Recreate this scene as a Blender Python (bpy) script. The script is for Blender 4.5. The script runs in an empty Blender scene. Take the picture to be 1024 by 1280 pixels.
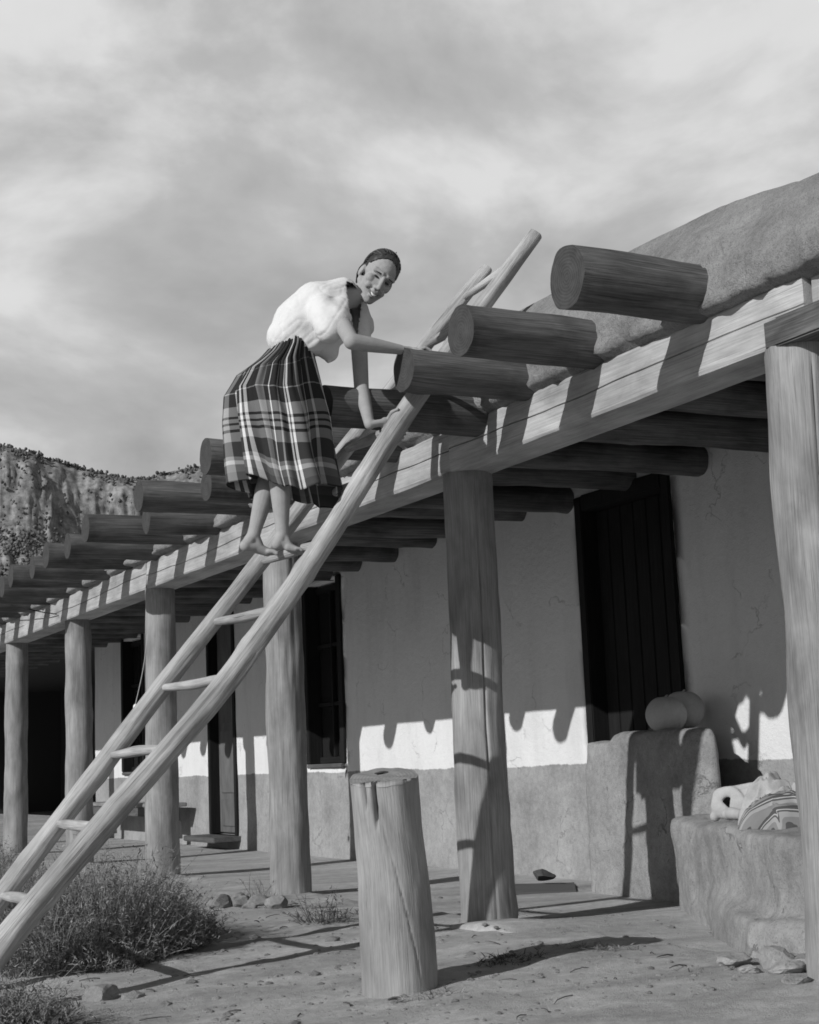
import bpy, bmesh, math, random
import numpy as np
from mathutils import Vector, Matrix, noise

random.seed(7)
rng = np.random.default_rng(7)
SC = bpy.context.scene
COL = SC.collection
R = math.radians

# ------------------------------------------------------------------ camera, sky, sun, exposure
PITCH, ROLL, PSI, FPX = R(9.27), R(-2.38), R(27.57), 1900.0
CAM = Vector((0, 0, .9))
FWD = Vector((math.sin(PSI) * math.cos(PITCH), math.cos(PSI) * math.cos(PITCH), math.sin(PITCH)))
_r = Vector((math.cos(PSI), -math.sin(PSI), 0))
_u = _r.cross(FWD)
RGT = math.cos(ROLL) * _r + math.sin(ROLL) * _u
UPV = -math.sin(ROLL) * _r + math.cos(ROLL) * _u
cd = bpy.data.cameras.new("camera")
cam = bpy.data.objects.new("camera", cd)
COL.objects.link(cam)
cam.matrix_world = Matrix(((RGT.x, UPV.x, -FWD.x, CAM.x), (RGT.y, UPV.y, -FWD.y, CAM.y), (RGT.z, UPV.z, -FWD.z, CAM.z), (0, 0, 0, 1)))
cd.sensor_fit = 'VERTICAL'
cd.sensor_height = 24
cd.lens = 24 * FPX / 1280
cd.clip_end = 6000
SC.camera = cam

SUN_AZ, SUN_EL = R(18), R(27.4)
world = bpy.data.worlds.new("World")
SC.world = world
world.use_nodes = True
nt = world.node_tree
nt.nodes.clear()


def nn(nt, typ, **kw):
    n = nt.nodes.new(typ)
    for k, v in kw.items():
        if k.startswith('i_'):
            n.inputs[k[2:].replace('_', ' ')].default_value = v
        else:
            setattr(n, k, v)
    return n


def ramp(nt, stops, src, interp='LINEAR'):
    n = nt.nodes.new('ShaderNodeValToRGB')
    n.color_ramp.interpolation = interp
    e = n.color_ramp.elements
    while len(e) < len(stops):
        e.new(.5)
    for el, (p, v) in zip(e, stops):
        el.position = p
        el.color = (v, v, v, 1)
    nt.links.new(src, n.inputs[0])
    return n.outputs[0]


def math_n(nt, op, a, b=None, clamp=False):
    n = nt.nodes.new('ShaderNodeMath')
    n.operation = op
    n.use_clamp = clamp
    for i, v in enumerate((a, b)):
        if v is None:
            continue
        if isinstance(v, (int, float)):
            n.inputs[i].default_value = v
        else:
            nt.links.new(v, n.inputs[i])
    return n.outputs[0]


sky = nn(nt, 'ShaderNodeTexSky', sky_type='NISHITA', sun_disc=False)
sky.sun_elevation = SUN_EL
sky.sun_rotation = math.atan2(-math.cos(SUN_AZ), -math.sin(SUN_AZ))
bw = nn(nt, 'ShaderNodeRGBToBW')
nt.links.new(sky.outputs[0], bw.inputs[0])
bg1 = nn(nt, 'ShaderNodeBackground', i_Strength=.05)
nt.links.new(bw.outputs[0], bg1.inputs[0])
tc = nn(nt, 'ShaderNodeTexCoord')
mp = nn(nt, 'ShaderNodeMapping')
mp.inputs['Scale'].default_value = (1, 1, 1.7)
mp.inputs['Location'].default_value = (7.3, 2.2, .1)
nt.links.new(tc.outputs['Generated'], mp.inputs[0])
n0 = nn(nt, 'ShaderNodeTexNoise', i_Scale=.85, i_Detail=1.0, i_Roughness=.4)
n1 = nn(nt, 'ShaderNodeTexNoise', i_Scale=2.4, i_Detail=10.0, i_Roughness=.52, i_Distortion=.15)
n2 = nn(nt, 'ShaderNodeTexNoise', i_Scale=4.4, i_Detail=9.0, i_Roughness=.52, i_Distortion=.25)
for n in (n0, n1, n2):
    nt.links.new(mp.outputs[0], n.inputs[0])
sxyz = nn(nt, 'ShaderNodeSeparateXYZ')
nt.links.new(tc.outputs['Generated'], sxyz.inputs[0])
# broken cloud: large banks from the slow noise, ragged by the fast one, thinning towards the zenith
bank = math_n(nt, 'ADD', math_n(nt, 'MULTIPLY', math_n(nt, 'SUBTRACT', n0.outputs[0], .5), 1.5), n1.outputs[0])
cover = math_n(nt, 'SUBTRACT', bank, ramp(nt, [(.45, 0), (.85, .25)], sxyz.outputs[2]))
mask = ramp(nt, [(.44, 0), (.60, 1)], cover, 'EASE')
cloudv = ramp(nt, [(.30, .50), (.44, .72), (.55, 1.03), (.70, 1.12)], n2.outputs[0])
bg2 = nn(nt, 'ShaderNodeBackground', i_Strength=.95)
nt.links.new(cloudv, bg2.inputs[0])
mix = nn(nt, 'ShaderNodeMixShader')
nt.links.new(mask, mix.inputs[0])
nt.links.new(bg1.outputs[0], mix.inputs[1])
nt.links.new(bg2.outputs[0], mix.inputs[2])
out = nn(nt, 'ShaderNodeOutputWorld')
nt.links.new(mix.outputs[0], out.inputs[0])

sl = bpy.data.lights.new("sun", 'SUN')
sl.energy = 5.0
sl.angle = R(.5)
sun = bpy.data.objects.new("sun", sl)
COL.objects.link(sun)
SUND = Vector((math.cos(SUN_EL) * math.cos(SUN_AZ), math.cos(SUN_EL) * math.sin(SUN_AZ), -math.sin(SUN_EL)))
sun.rotation_euler = SUND.to_track_quat('-Z', 'Y').to_euler()
sun.location = (-8, -2, 9)
vs = SC.view_settings
vs.view_transform = 'Standard'
vs.look = 'None'
vs.gamma = 1
vs.use_curve_mapping = False
vs.exposure = -.46
SC.cycles.filter_width = 1.7

XP, HB, XW, Y0, S = 4.3435, 2.53, 6.566, 4.725, 2.8537   # post line, beam underside, house wall, first post, bay
XF = 4.2                                               # outer face of the beam


def at(px, py, Y):
    """point on the vertical plane y = Y (metres) under a measured sight line"""
    d = (px - 512) / FPX * RGT - (py - 640) / FPX * UPV + FWD
    return CAM + d * ((Y - CAM.y) / d.y)


# ------------------------------------------------------------------ mesh helpers
def woff(o):
    v = Vector((0, 0, 0))
    while o:
        v += o.location
        o = o.parent
    return v


def mk(name, verts, faces, mat, parent=None, attr=None, smooth=True, uv=None, label=None, cat=None, group=None, kind=None, loc=None, mats=None, midx=None):
    me = bpy.data.meshes.new(name)
    V = np.asarray(verts, dtype=float).reshape(-1, 3)
    base = woff(parent) if parent else (Vector(loc) if loc is not None else Vector((0, 0, 0)))
    V = V - np.array(base)
    me.from_pydata(V.tolist(), [], [list(map(int, f)) for f in faces])
    if attr is not None:
        a = me.attributes.new('grain', 'FLOAT_VECTOR', 'POINT')
        a.data.foreach_set('vector', np.asarray(attr, dtype=np.float32).ravel())
    if uv is not None:
        l = me.uv_layers.new(name='UVMap')
        idx = np.empty(len(me.loops), dtype=np.int32)
        me.loops.foreach_get('vertex_index', idx)
        l.data.foreach_set('uv', np.asarray(uv, dtype=np.float32)[idx].ravel())
    for m in (mats or [mat]):
        me.materials.append(m)
    if midx is not None:
        me.polygons.foreach_set('material_index', np.asarray(midx, dtype=np.int32))
    if smooth:
        me.polygons.foreach_set('use_smooth', [True] * len(me.polygons))
    me.update()
    o = bpy.data.objects.new(name, me)
    COL.objects.link(o)
    if parent:
        o.parent = parent
    elif loc is not None:
        o.location = loc
    tag(o, label, cat, group, kind)
    return o


def tag(o, label=None, cat=None, group=None, kind=None):
    for k, v in (('label', label), ('category', cat), ('group', group), ('kind', kind)):
        if v:
            o[k] = v


def thing(name, loc, label, cat, group=None):
    o = bpy.data.objects.new(name, None)
    COL.objects.link(o)
    o.location = loc
    o.empty_display_size = .2
    tag(o, label, cat, group)
    return o


def grid_faces(nu, nv, wrap=False):
    f = []
    for i in range(nu - 1):
        for j in range(nv if wrap else nv - 1):
            k = (j + 1) % nv
            f.append((i * nv + j, i * nv + k, (i + 1) * nv + k, (i + 1) * nv + j))
    return f


def nz(p, s=1.0, o=0.0):
    return noise.noise((p[0] * s + o, p[1] * s + o * 1.7, p[2] * s - o))


def frame(d):
    d = d.normalized()
    a = Vector((0, 0, 1)) if abs(d.z) < .95 else Vector((1, 0, 0))
    x = a.cross(d).normalized()
    return x, d.cross(x), d


def path_log(pts, radii, seg=24, rings=None, lump=.05, seed=0.0, cracks=(), step=.07, theta0=0.0, knots=0):
    """tube along a polyline with an uneven section; returns verts, faces, grain, first ring, last ring"""
    P = [Vector(p) for p in pts]
    cum = [0]
    for a, b in zip(P, P[1:]):
        cum.append(cum[-1] + (b - a).length)
    L = cum[-1]
    n = max(3, int(L / step)) + 1 if rings is None else rings
    V, G = [], []
    X, Yv, _ = frame(P[-1] - P[0])
    kr = random.Random(int(seed * 10) + 5)
    K = [(kr.uniform(.1, L), kr.uniform(0, 6.28), kr.uniform(.5, 1.0)) for _k in range(knots)]
    for i in range(n):
        s = L * i / (n - 1)
        k = max(j for j in range(len(cum) - 1) if cum[j] <= s + 1e-9)
        t = (s - cum[k]) / (cum[k + 1] - cum[k])
        # smooth the polyline a little (catmull-rom)
        p0 = P[max(k - 1, 0)]; p1 = P[k]; p2 = P[k + 1]; p3 = P[min(k + 2, len(P) - 1)]
        c = .5 * ((2 * p1) + (p2 - p0) * t + (2 * p0 - 5 * p1 + 4 * p2 - p3) * t * t + (3 * p1 - p0 - 3 * p2 + p3) * t ** 3)
        r = radii[k] * (1 - t) + radii[k + 1] * t
        for j in range(seg):
            th = 2 * math.pi * j / seg + theta0
            ct, st = math.cos(th), math.sin(th)
            q = (ct * 1.3, st * 1.3, s * 2.2)
            rr = r * (1 + lump * nz(q, 1, seed) + lump * .45 * nz((ct * 3.5, st * 3.5, s * 5), 1, seed + 9))
            for (ks, kt, kh) in K:
                if abs(s - ks) < .12:
                    dth = (th - kt + math.pi) % (2 * math.pi) - math.pi
                    e = ((s - ks) / .03) ** 2 + (dth * r / .022) ** 2
                    rr += .016 * kh * math.exp(-e / 2) - .007 * kh * math.exp(-e * 2.2)
            for (cth, tw, s0, s1, dep, wid) in cracks:
                if s0 <= s <= s1:
                    c0 = cth + tw * (s - s0) + .03 * nz((s * 3, 0, cth), 1, seed)
                    dth = (th - c0 + math.pi) % (2 * math.pi) - math.pi
                    x = abs(dth) * r / wid
                    if x < 1:
                        fade = min(1, (s - s0) / .12 + .05, (s1 - s) / .12 + .05) if s1 < L else min(1, (s - s0) / .12 + .05)
                        rr -= dep * (1 - x) * max(0, fade)
            V.append(c + X * (ct * rr) + Yv * (st * rr))
            G.append((ct * r, st * r, s))
    return V, grid_faces(n, seg, True), G, list(range(seg)), list(range((n - 1) * seg, n * seg))


def disc(V, ring, axis_in=.0, rings=5, seed=0., rough=.003):
    """end-grain disc closing a ring of points"""
    pts = [Vector(V[i]) for i in ring]
    c = sum(pts, Vector()) / len(pts)
    n = len(pts)
    nrm = (pts[1] - pts[0]).cross(pts[n // 2] - pts[0]).normalized()
    vv, gg = [], []
    for k in range(rings, 0, -1):
        f = k / rings
        for p in pts:
            q = c + (p - c) * f
            a = nz(q, 14, seed) * rough * (1 if k < rings else 0)
            vv.append(q + nrm * a)
            gg.append(q - c)
    vv.append(c)
    gg.append((0, 0, 0))
    F = grid_faces(rings, n, True)
    o = (rings - 1) * n
    F += [(o + j, o + (j + 1) % n, len(vv) - 1) for j in range(n)]
    X, Y_, _z = frame(nrm)
    gg = [(Vector(g).dot(X), Vector(g).dot(Y_), 0) for g in gg]
    return vv, F, gg


def make_log(name, pts, radii, mat, endmat, parent, ends=(1, 1), **kw):
    V, F, G, a, b = path_log(pts, radii, **kw)
    o = mk(name, V, F, mat, parent, attr=G)
    for e, ring in zip(ends, (a, b)):
        if e:
            vv, ff, gg = disc(V, ring, seed=kw.get('seed', 0))
            mk('cut_end', vv, ff, endmat, o, attr=gg, smooth=False)
    return o


def sphere_pts(c, rad, nu=10, nv=16, axes=None):
    X, Y_, Z = axes or (Vector((1, 0, 0)), Vector((0, 1, 0)), Vector((0, 0, 1)))
    c = Vector(c)
    V = []
    for i in range(nu):
        ph = math.pi * (i + .5) / nu
        for j in range(nv):
            th = 2 * math.pi * j / nv
            V.append(c + X * (rad[0] * math.sin(ph) * math.cos(th)) + Y_ * (rad[1] * math.sin(ph) * math.sin(th)) + Z * (rad[2] * math.cos(ph)))
    V += [c + Z * rad[2], c - Z * rad[2]]
    F = grid_faces(nu, nv, True)
    F += [(len(V) - 2, (j + 1) % nv, j) for j in range(nv)]
    o = (nu - 1) * nv
    F += [(len(V) - 1, o + j, o + (j + 1) % nv) for j in range(nv)]
    return V, F


class Blob:
    """collects closed shapes, then fuses them into one skin"""
    def __init__(s):
        s.V, s.F = [], []

    def add(s, V, F):
        o = len(s.V)
        s.V += [Vector(v) for v in V]
        s.F += [tuple(i + o for i in f) for f in F]

    def ball(s, c, r, axes=None):
        s.add(*sphere_pts(c, (r, r, r) if isinstance(r, (int, float)) else r, axes=axes))

    def cap(s, p, q, r0, r1, flat=1.0, side=None):
        p, q = Vector(p), Vector(q)
        X, Y_, Z = frame(q - p)
        if side is not None:
            X = (Vector(side) - Z * Vector(side).dot(Z)).normalized()
            Y_ = Z.cross(X)
        L = (q - p).length
        prof = []
        for k in range(6):
            a = math.pi / 2 * k / 5
            prof.append((-r0 * math.cos(a), max(r0 * math.sin(a), 1e-4)))
        for k in range(1, 4):
            t = k / 4
            prof.append((L * t, r0 + (r1 - r0) * t))
        for k in range(6):
            a = math.pi / 2 * k / 5
            prof.append((L + r1 * math.sin(a), max(r1 * math.cos(a), 1e-4)))
        V = []
        n = 16
        for z, r in prof:
            for j in range(n):
                th = 2 * math.pi * j / n
                V.append(p + Z * z + X * (r * math.cos(th)) + Y_ * (r * flat * math.sin(th)))
        F = grid_faces(len(prof), n, True)
        F.append(tuple(range(n - 1, -1, -1)))
        o = (len(prof) - 1) * n
        F.append(tuple(o + j for j in range(n)))
        s.add(V, F)

    def chain(s, pts, rad, **kw):
        for a, b, ra, rb in zip(pts, pts[1:], rad, rad[1:]):
            s.cap(a, b, ra, rb, **kw)

    def fuse(s, voxel, smooth=4, factor=.5):
        me = bpy.data.meshes.new('tmp')
        me.from_pydata([tuple(v) for v in s.V], [], s.F)
        o = bpy.data.objects.new('tmp', me)
        COL.objects.link(o)
        m = o.modifiers.new('r', 'REMESH')
        m.mode = 'VOXEL'
        m.voxel_size = voxel
        if smooth:
            m2 = o.modifiers.new('s', 'SMOOTH')
            m2.iterations = smooth
            m2.factor = factor
        dg = bpy.context.evaluated_depsgraph_get()
        ev = o.evaluated_get(dg)
        m3 = ev.to_mesh()
        V = np.empty(len(m3.vertices) * 3)
        m3.vertices.foreach_get('co', V)
        V = V.reshape(-1, 3)
        N = np.empty(len(m3.vertices) * 3)
        m3.vertices.foreach_get('normal', N)
        N = N.reshape(-1, 3)
        F = [tuple(p.vertices) for p in m3.polygons]
        ev.to_mesh_clear()
        bpy.data.objects.remove(o)
        return V, N, F


def drop_faces(V, F, kill):
    """remove the faces all of whose corners are marked, and unused vertices"""
    F2 = [f for f in F if not all(kill[i] for i in f)]
    used = sorted({i for f in F2 for i in f})
    m = {i: k for k, i in enumerate(used)}
    return V[used], [tuple(m[i] for i in f) for f in F2], used


def prism(poly, z0, z1, taper=0.0):
    n = len(poly)
    c = np.mean(np.array(poly), axis=0)
    V = [(x, y, z0) for x, y in poly] + [(c[0] + (x - c[0]) * (1 - taper), c[1] + (y - c[1]) * (1 - taper), z1) for x, y in poly]
    F = [tuple(range(n - 1, -1, -1)), tuple(range(n, 2 * n))] + [(i, (i + 1) % n, n + (i + 1) % n, n + i) for i in range(n)]
    return V, F


# ------------------------------------------------------------------ materials
def new_mat(name, rough=.85, spec=.25):
    m = bpy.data.materials.new(name)
    m.use_nodes = True
    b = m.node_tree.nodes['Principled BSDF']
    b.inputs['Roughness'].default_value = rough
    b.inputs['Specular IOR Level'].default_value = spec
    return m, m.node_tree, b


def plain(name, v, rough=.8, spec=.2):
    m, t, b = new_mat(name, rough, spec)
    b.inputs['Base Color'].default_value = (v, v, v, 1)
    return m


def wood(name, lo, hi, long=2.0, fine=34., crack=.35, bump=.35, blotch=.5, rough=.8):
    m, t, b = new_mat(name, rough, .2)
    at_ = nn(t, 'ShaderNodeAttribute', attribute_name='grain')
    oi = nn(t, 'ShaderNodeObjectInfo')
    off = nn(t, 'ShaderNodeVectorMath', operation='SCALE')
    cx = nn(t, 'ShaderNodeCombineXYZ')
    for i in range(3):
        t.links.new(oi.outputs['Random'], cx.inputs[i])
    t.links.new(cx.outputs[0], off.inputs[0])
    off.inputs['Scale'].default_value = 37.
    add = nn(t, 'ShaderNodeVectorMath', operation='ADD')
    t.links.new(at_.outputs['Vector'], add.inputs[0])
    t.links.new(off.outputs[0], add.inputs[1])

    def tex(sc, detail=5., r=.6, dist=.2):
        mpn = nn(t, 'ShaderNodeMapping')
        mpn.inputs['Scale'].default_value = sc
        t.links.new(add.outputs[0], mpn.inputs[0])
        n = nn(t, 'ShaderNodeTexNoise', i_Scale=1.0, i_Detail=detail, i_Roughness=r, i_Distortion=dist)
        t.links.new(mpn.outputs[0], n.inputs[0])
        return n.outputs[0]
    streak = tex((fine, fine, long))
    hair = tex((fine * 1.8, fine * 1.8, long * .6), 3., .5, .1)
    blot = tex((5, 5, 2.2), 5., .6, .3)
    col = ramp(t, [(.28, lo), (.5, (lo + hi) / 2), (.72, hi)], streak)
    crk = ramp(t, [(.29, 1 - crack), (.37, 1)], hair)
    blt = ramp(t, [(.3, 1 - blotch), (.65, 1.12)], blot)
    v = math_n(t, 'MULTIPLY', math_n(t, 'MULTIPLY', col, crk), blt)
    t.links.new(v, b.inputs['Base Color'])
    bp = nn(t, 'ShaderNodeBump', i_Strength=bump, i_Distance=.012)
    h = math_n(t, 'ADD', math_n(t, 'MULTIPLY', streak, .7), math_n(t, 'MULTIPLY', crk, .5))
    t.links.new(h, bp.inputs['Height'])
    t.links.new(bp.outputs[0], b.inputs['Normal'])
    return m


def endgrain(name, lo, hi, sliver=0.0):
    m, t, b = new_mat(name, .75, .25)
    at_ = nn(t, 'ShaderNodeAttribute', attribute_name='grain')
    oi = nn(t, 'ShaderNodeObjectInfo')
    ln = nn(t, 'ShaderNodeVectorMath', operation='LENGTH')
    t.links.new(at_.outputs['Vector'], ln.inputs[0])
    n = nn(t, 'ShaderNodeTexNoise', i_Scale=18., i_Detail=6., i_Roughness=.65)
    n.noise_dimensions = '4D'
    t.links.new(at_.outputs['Vector'], n.inputs['Vector'])
    t.links.new(math_n(t, 'MULTIPLY', oi.outputs['Random'], 50.), n.inputs['W'])
    rad = math_n(t, 'ADD', math_n(t, 'MULTIPLY', ln.outputs['Value'], 420.), math_n(t, 'MULTIPLY', n.outputs[0], 9.))
    rings = math_n(t, 'ADD', math_n(t, 'MULTIPLY', math_n(t, 'SINE', rad), .10), .5)
    v = math_n(t, 'ADD', math_n(t, 'MULTIPLY', rings, .5), math_n(t, 'MULTIPLY', n.outputs[0], .5))
    col = ramp(t, [(.3, lo), (.72, hi)], v)
    t.links.new(col, b.inputs['Base Color'])
    bp = nn(t, 'ShaderNodeBump', i_Strength=.4, i_Distance=.01)
    t.links.new(v, bp.inputs['Height'])
    t.links.new(bp.outputs[0], b.inputs['Normal'])
    return m


def adobe(name, lo, hi, scale=1., bump=.5, split=None, hi2=None, speck=.25, cracked=False):
    """mud plaster; with split: whitewash above that height"""
    m, t, b = new_mat(name, .95, .1)
    g = nn(t, 'ShaderNodeNewGeometry')
    n1 = nn(t, 'ShaderNodeTexNoise', i_Scale=2.2 * scale, i_Detail=8., i_Roughness=.6)
    n2 = nn(t, 'ShaderNodeTexNoise', i_Scale=22. * scale, i_Detail=6., i_Roughness=.7)
    n3 = nn(t, 'ShaderNodeTexNoise', i_Scale=110. * scale, i_Detail=3., i_Roughness=.7)
    for n in (n1, n2, n3):
        t.links.new(g.outputs['Position'], n.inputs[0])
    s = math_n(t, 'ADD', math_n(t, 'MULTIPLY', n1.outputs[0], .6), math_n(t, 'MULTIPLY', n2.outputs[0], .4))
    col = ramp(t, [(.35, lo), (.62, hi)], s)
    sp = ramp(t, [(.32, 1 - speck), (.46, 1), (.62, 1), (.72, 1 + speck * .5)], n3.outputs[0])
    v = math_n(t, 'MULTIPLY', col, sp)
    if split:
        sx = nn(t, 'ShaderNodeSeparateXYZ')
        t.links.new(g.outputs['Position'], sx.inputs[0])
        zz = math_n(t, 'ADD', sx.outputs[2], math_n(t, 'MULTIPLY', math_n(t, 'SUBTRACT', n1.outputs[0], .5), .07))
        zz = math_n(t, 'ADD', zz, math_n(t, 'MULTIPLY', math_n(t, 'SUBTRACT', n2.outputs[0], .5), .02))
        k = math_n(t, 'MULTIPLY', math_n(t, 'SUBTRACT', zz, split), 120., True)
        st = nn(t, 'ShaderNodeTexNoise', i_Scale=1., i_Detail=7., i_Roughness=.65)
        ms = nn(t, 'ShaderNodeMapping')
        ms.inputs['Scale'].default_value = (3., 3., .7)
        t.links.new(g.outputs['Position'], ms.inputs[0])
        t.links.new(ms.outputs[0], st.inputs[0])
        white = math_n(t, 'MULTIPLY', ramp(t, [(.3, hi2 * .9), (.6, hi2)], s), ramp(t, [(.32, .90), (.5, 1.)], st.outputs[0]))
        mx = nn(t, 'ShaderNodeMix', data_type='FLOAT')
        t.links.new(k, mx.inputs[0])
        t.links.new(v, mx.inputs[2])
        t.links.new(white, mx.inputs[3])
        v = mx.outputs[0]
    h = math_n(t, 'ADD', n2.outputs[0], math_n(t, 'MULTIPLY', n3.outputs[0], .5))
    if cracked:
        # sparse drying cracks
        wv = nn(t, 'ShaderNodeVectorMath', operation='ADD')
        t.links.new(g.outputs['Position'], wv.inputs[0])
        sc_ = nn(t, 'ShaderNodeVectorMath', operation='SCALE')
        t.links.new(n1.outputs['Color'], sc_.inputs[0])
        sc_.inputs['Scale'].default_value = .55
        t.links.new(sc_.outputs[0], wv.inputs[1])
        vo = nn(t, 'ShaderNodeTexVoronoi', feature='DISTANCE_TO_EDGE', i_Scale=1.9)
        t.links.new(wv.outputs[0], vo.inputs['Vector'])
        ck = ramp(t, [(0., 0), (.012, 1)], vo.outputs['Distance'])
        gate = ramp(t, [(.54, 1), (.60, 0)], n1.outputs[0])
        ck = math_n(t, 'MAXIMUM', ck, gate)
        v = math_n(t, 'MULTIPLY', v, math_n(t, 'ADD', math_n(t, 'MULTIPLY', ck, .28), .72))
        h = math_n(t, 'ADD', h, math_n(t, 'MULTIPLY', ck, .8))
    t.links.new(v, b.inputs['Base Color'])
    bp = nn(t, 'ShaderNodeBump', i_Strength=bump, i_Distance=.02)
    t.links.new(h, bp.inputs['Height'])
    t.links.new(bp.outputs[0], b.inputs['Normal'])
    return m


M = {}
M['post'] = wood('post_wood', .21, .35, long=4., fine=140., crack=.4, bump=.4, blotch=.45)
M['beam'] = wood('beam_wood', .33, .49, long=3., fine=120., crack=.45, bump=.35, blotch=.4)
M['viga'] = wood('viga_wood', .065, .185, long=3.5, fine=120., crack=.5, bump=.45, blotch=.6)
M['stump'] = wood('stump_wood', .26, .38, long=6.0, fine=160., crack=.4, bump=.4, blotch=.4)
M['pole'] = wood('pole_wood', .30, .54, long=5., fine=150., crack=.6, bump=.5, blotch=.5)
M['plank'] = wood('plank_wood', .07, .14, long=3., fine=80., crack=.4, bump=.3, blotch=.3)
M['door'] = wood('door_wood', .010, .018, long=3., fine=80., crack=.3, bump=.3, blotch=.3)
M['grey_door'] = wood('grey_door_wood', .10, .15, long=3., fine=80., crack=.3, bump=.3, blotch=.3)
M['viga_end'] = endgrain('viga_end_grain', .025, .09)
M['pale_end'] = endgrain('pale_end_grain', .15, .34)
M['wall'] = adobe('whitewashed_adobe', .22, .38, cracked=True, split=.81, hi2=.73)
M['adobe'] = adobe('mud_plaster', .20, .37, bump=.7, speck=.35, cracked=True)
M['parapet'] = adobe('roof_mud', .21, .40, scale=1.5, bump=1.0, speck=.6)
M['stone'] = adobe('stone', .16, .34, scale=2.5, bump=.6, speck=.4)
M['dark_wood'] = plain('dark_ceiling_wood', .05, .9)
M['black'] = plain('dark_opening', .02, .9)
M['rope'] = plain('cord', .4, .9)

# ------------------------------------------------------------------ ground
def ground_z(x, y):
    d = math.hypot(x - 2.5, y - 7)
    a = max(0., 1 - d / 40)
    z = .022 * nz((x * .9, y * .9, 0), 1, 3) + .016 * nz((x * 2.7, y * 2.7, 0), 1, 8) + .010 * nz((x * 7, y * 7, 0), 1, 5)
    t = min(1, max(0, (x - 1.2) / 2.5))
    fall = -.105 * (1 - t) if x > -5 else -.105
    u = min(1, max(0, (x - 4.45) / .5))
    return z * a - .012 + fall * max(0, 1 - d / 60) - .16 * u * (1 if 3 < y < 32 and x < 12 else 0)


def axis_steps(lo, hi, fine_lo, fine_hi, step):
    v = list(np.arange(fine_lo, fine_hi, step))
    s = step
    x = fine_hi
    while x < hi:
        v.append(x)
        s *= 1.25
        x += s
    v.append(hi)
    s = step
    x = fine_lo
    while x > lo:
        s *= 1.25
        x -= s
        v.append(max(x, lo))
    return sorted(set(v))


gx = axis_steps(-3000, 3000, -1.5, 7.0, .06)
gy = axis_steps(-500, 3500, 3.5, 14.0, .06)
V = [(x, y, ground_z(x, y)) for x in gx for y in gy]


def ground_mat():
    m, t, b = new_mat('packed_earth', .97, .08)
    g = nn(t, 'ShaderNodeNewGeometry')
    a = nn(t, 'ShaderNodeTexNoise', i_Scale=.9, i_Detail=9., i_Roughness=.62, i_Distortion=.4)
    c = nn(t, 'ShaderNodeTexNoise', i_Scale=14., i_Detail=7., i_Roughness=.7)
    d = nn(t, 'ShaderNodeTexNoise', i_Scale=120., i_Detail=4., i_Roughness=.7)
    mp_ = nn(t, 'ShaderNodeMapping')
    mp_.inputs['Scale'].default_value = (1., 3.0, 1.)
    mp_.inputs['Rotation'].default_value = (0, 0, R(25))
    t.links.new(g.outputs['Position'], mp_.inputs[0])
    t.links.new(mp_.outputs[0], a.inputs[0])
    for n in (c, d):
        t.links.new(g.outputs['Position'], n.inputs[0])
    s = math_n(t, 'ADD', math_n(t, 'MULTIPLY', a.outputs[0], .6), math_n(t, 'MULTIPLY', c.outputs[0], .4))
    col = ramp(t, [(.34, .26), (.5, .39), (.66, .56)], s)
    sp = ramp(t, [(.30, .6), (.42, 1), (.62, 1), (.7, 1.15)], d.outputs[0])
    t.links.new(math_n(t, 'MULTIPLY', col, sp), b.inputs['Base Color'])
    bp = nn(t, 'ShaderNodeBump', i_Strength=.7, i_Distance=.02)
    t.links.new(math_n(t, 'ADD', c.outputs[0], math_n(t, 'MULTIPLY', d.outputs[0], .5)), bp.inputs['Height'])
    t.links.new(bp.outputs[0], b.inputs['Normal'])
    return m


M['ground'] = ground_mat()
mk('ground', V, grid_faces(len(gx), len(gy)), M['ground'], kind='structure')


def pf_edge(y):
    return 4.06 + .07 * nz((0, y * 1.6, 0), 1, 2) + .03 * nz((0, y * 5, 0), 1, 4) + max(0, (5.6 - y)) * .35


ys = np.arange(4.6, 30, .05)
xs = [0, .012, .03, .06, .12, .3, .6, 1., 1.5, 2.0, 2.6]


def floor_z(x, y):
    e = pf_edge(y)
    lip = -.012 + .055 * math.exp(-((y - 7.25) / .35) ** 2) * (1 if x - e < .35 else .6)
    return -.012 + lip * (1 if x - e < 1 else 1) - .030 * min(1, max(0, x - e - .3)) + .007 * nz((x, y, 0), 2.3, 1)


V = []
for y in ys:
    e = pf_edge(y)
    for k, dx in enumerate(xs):
        z = floor_z(e + dx, y) - (.09, .035, .012, .003, 0)[min(k, 4)]
        V.append((e + dx, y, z))
mk('portal_floor', V, [f[::-1] for f in grid_faces(len(ys), len(xs))], M['ground'], kind='structure')

# ------------------------------------------------------------------ mesa on the horizon
def mesa_mat():
    m, t, b = new_mat('sandstone', .95, .05)
    g = nn(t, 'ShaderNodeNewGeometry')
    mp_ = nn(t, 'ShaderNodeMapping')
    mp_.inputs['Scale'].default_value = (.25, .25, .22)
    t.links.new(g.outputs['Position'], mp_.inputs[0])
    a = nn(t, 'ShaderNodeTexNoise', i_Scale=1., i_Detail=8., i_Roughness=.7)
    t.links.new(mp_.outputs[0], a.inputs[0])
    c = nn(t, 'ShaderNodeTexNoise', i_Scale=.5, i_Detail=6., i_Roughness=.7)
    t.links.new(g.outputs['Position'], c.inputs[0])
    s = math_n(t, 'ADD', math_n(t, 'MULTIPLY', a.outputs[0], .5), math_n(t, 'MULTIPLY', c.outputs[0], .5))
    t.links.new(ramp(t, [(.40, .10), (.50, .20), (.60, .33)], s), b.inputs['Base Color'])
    return m


M['mesa'] = mesa_mat()
DM = 420.


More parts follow.
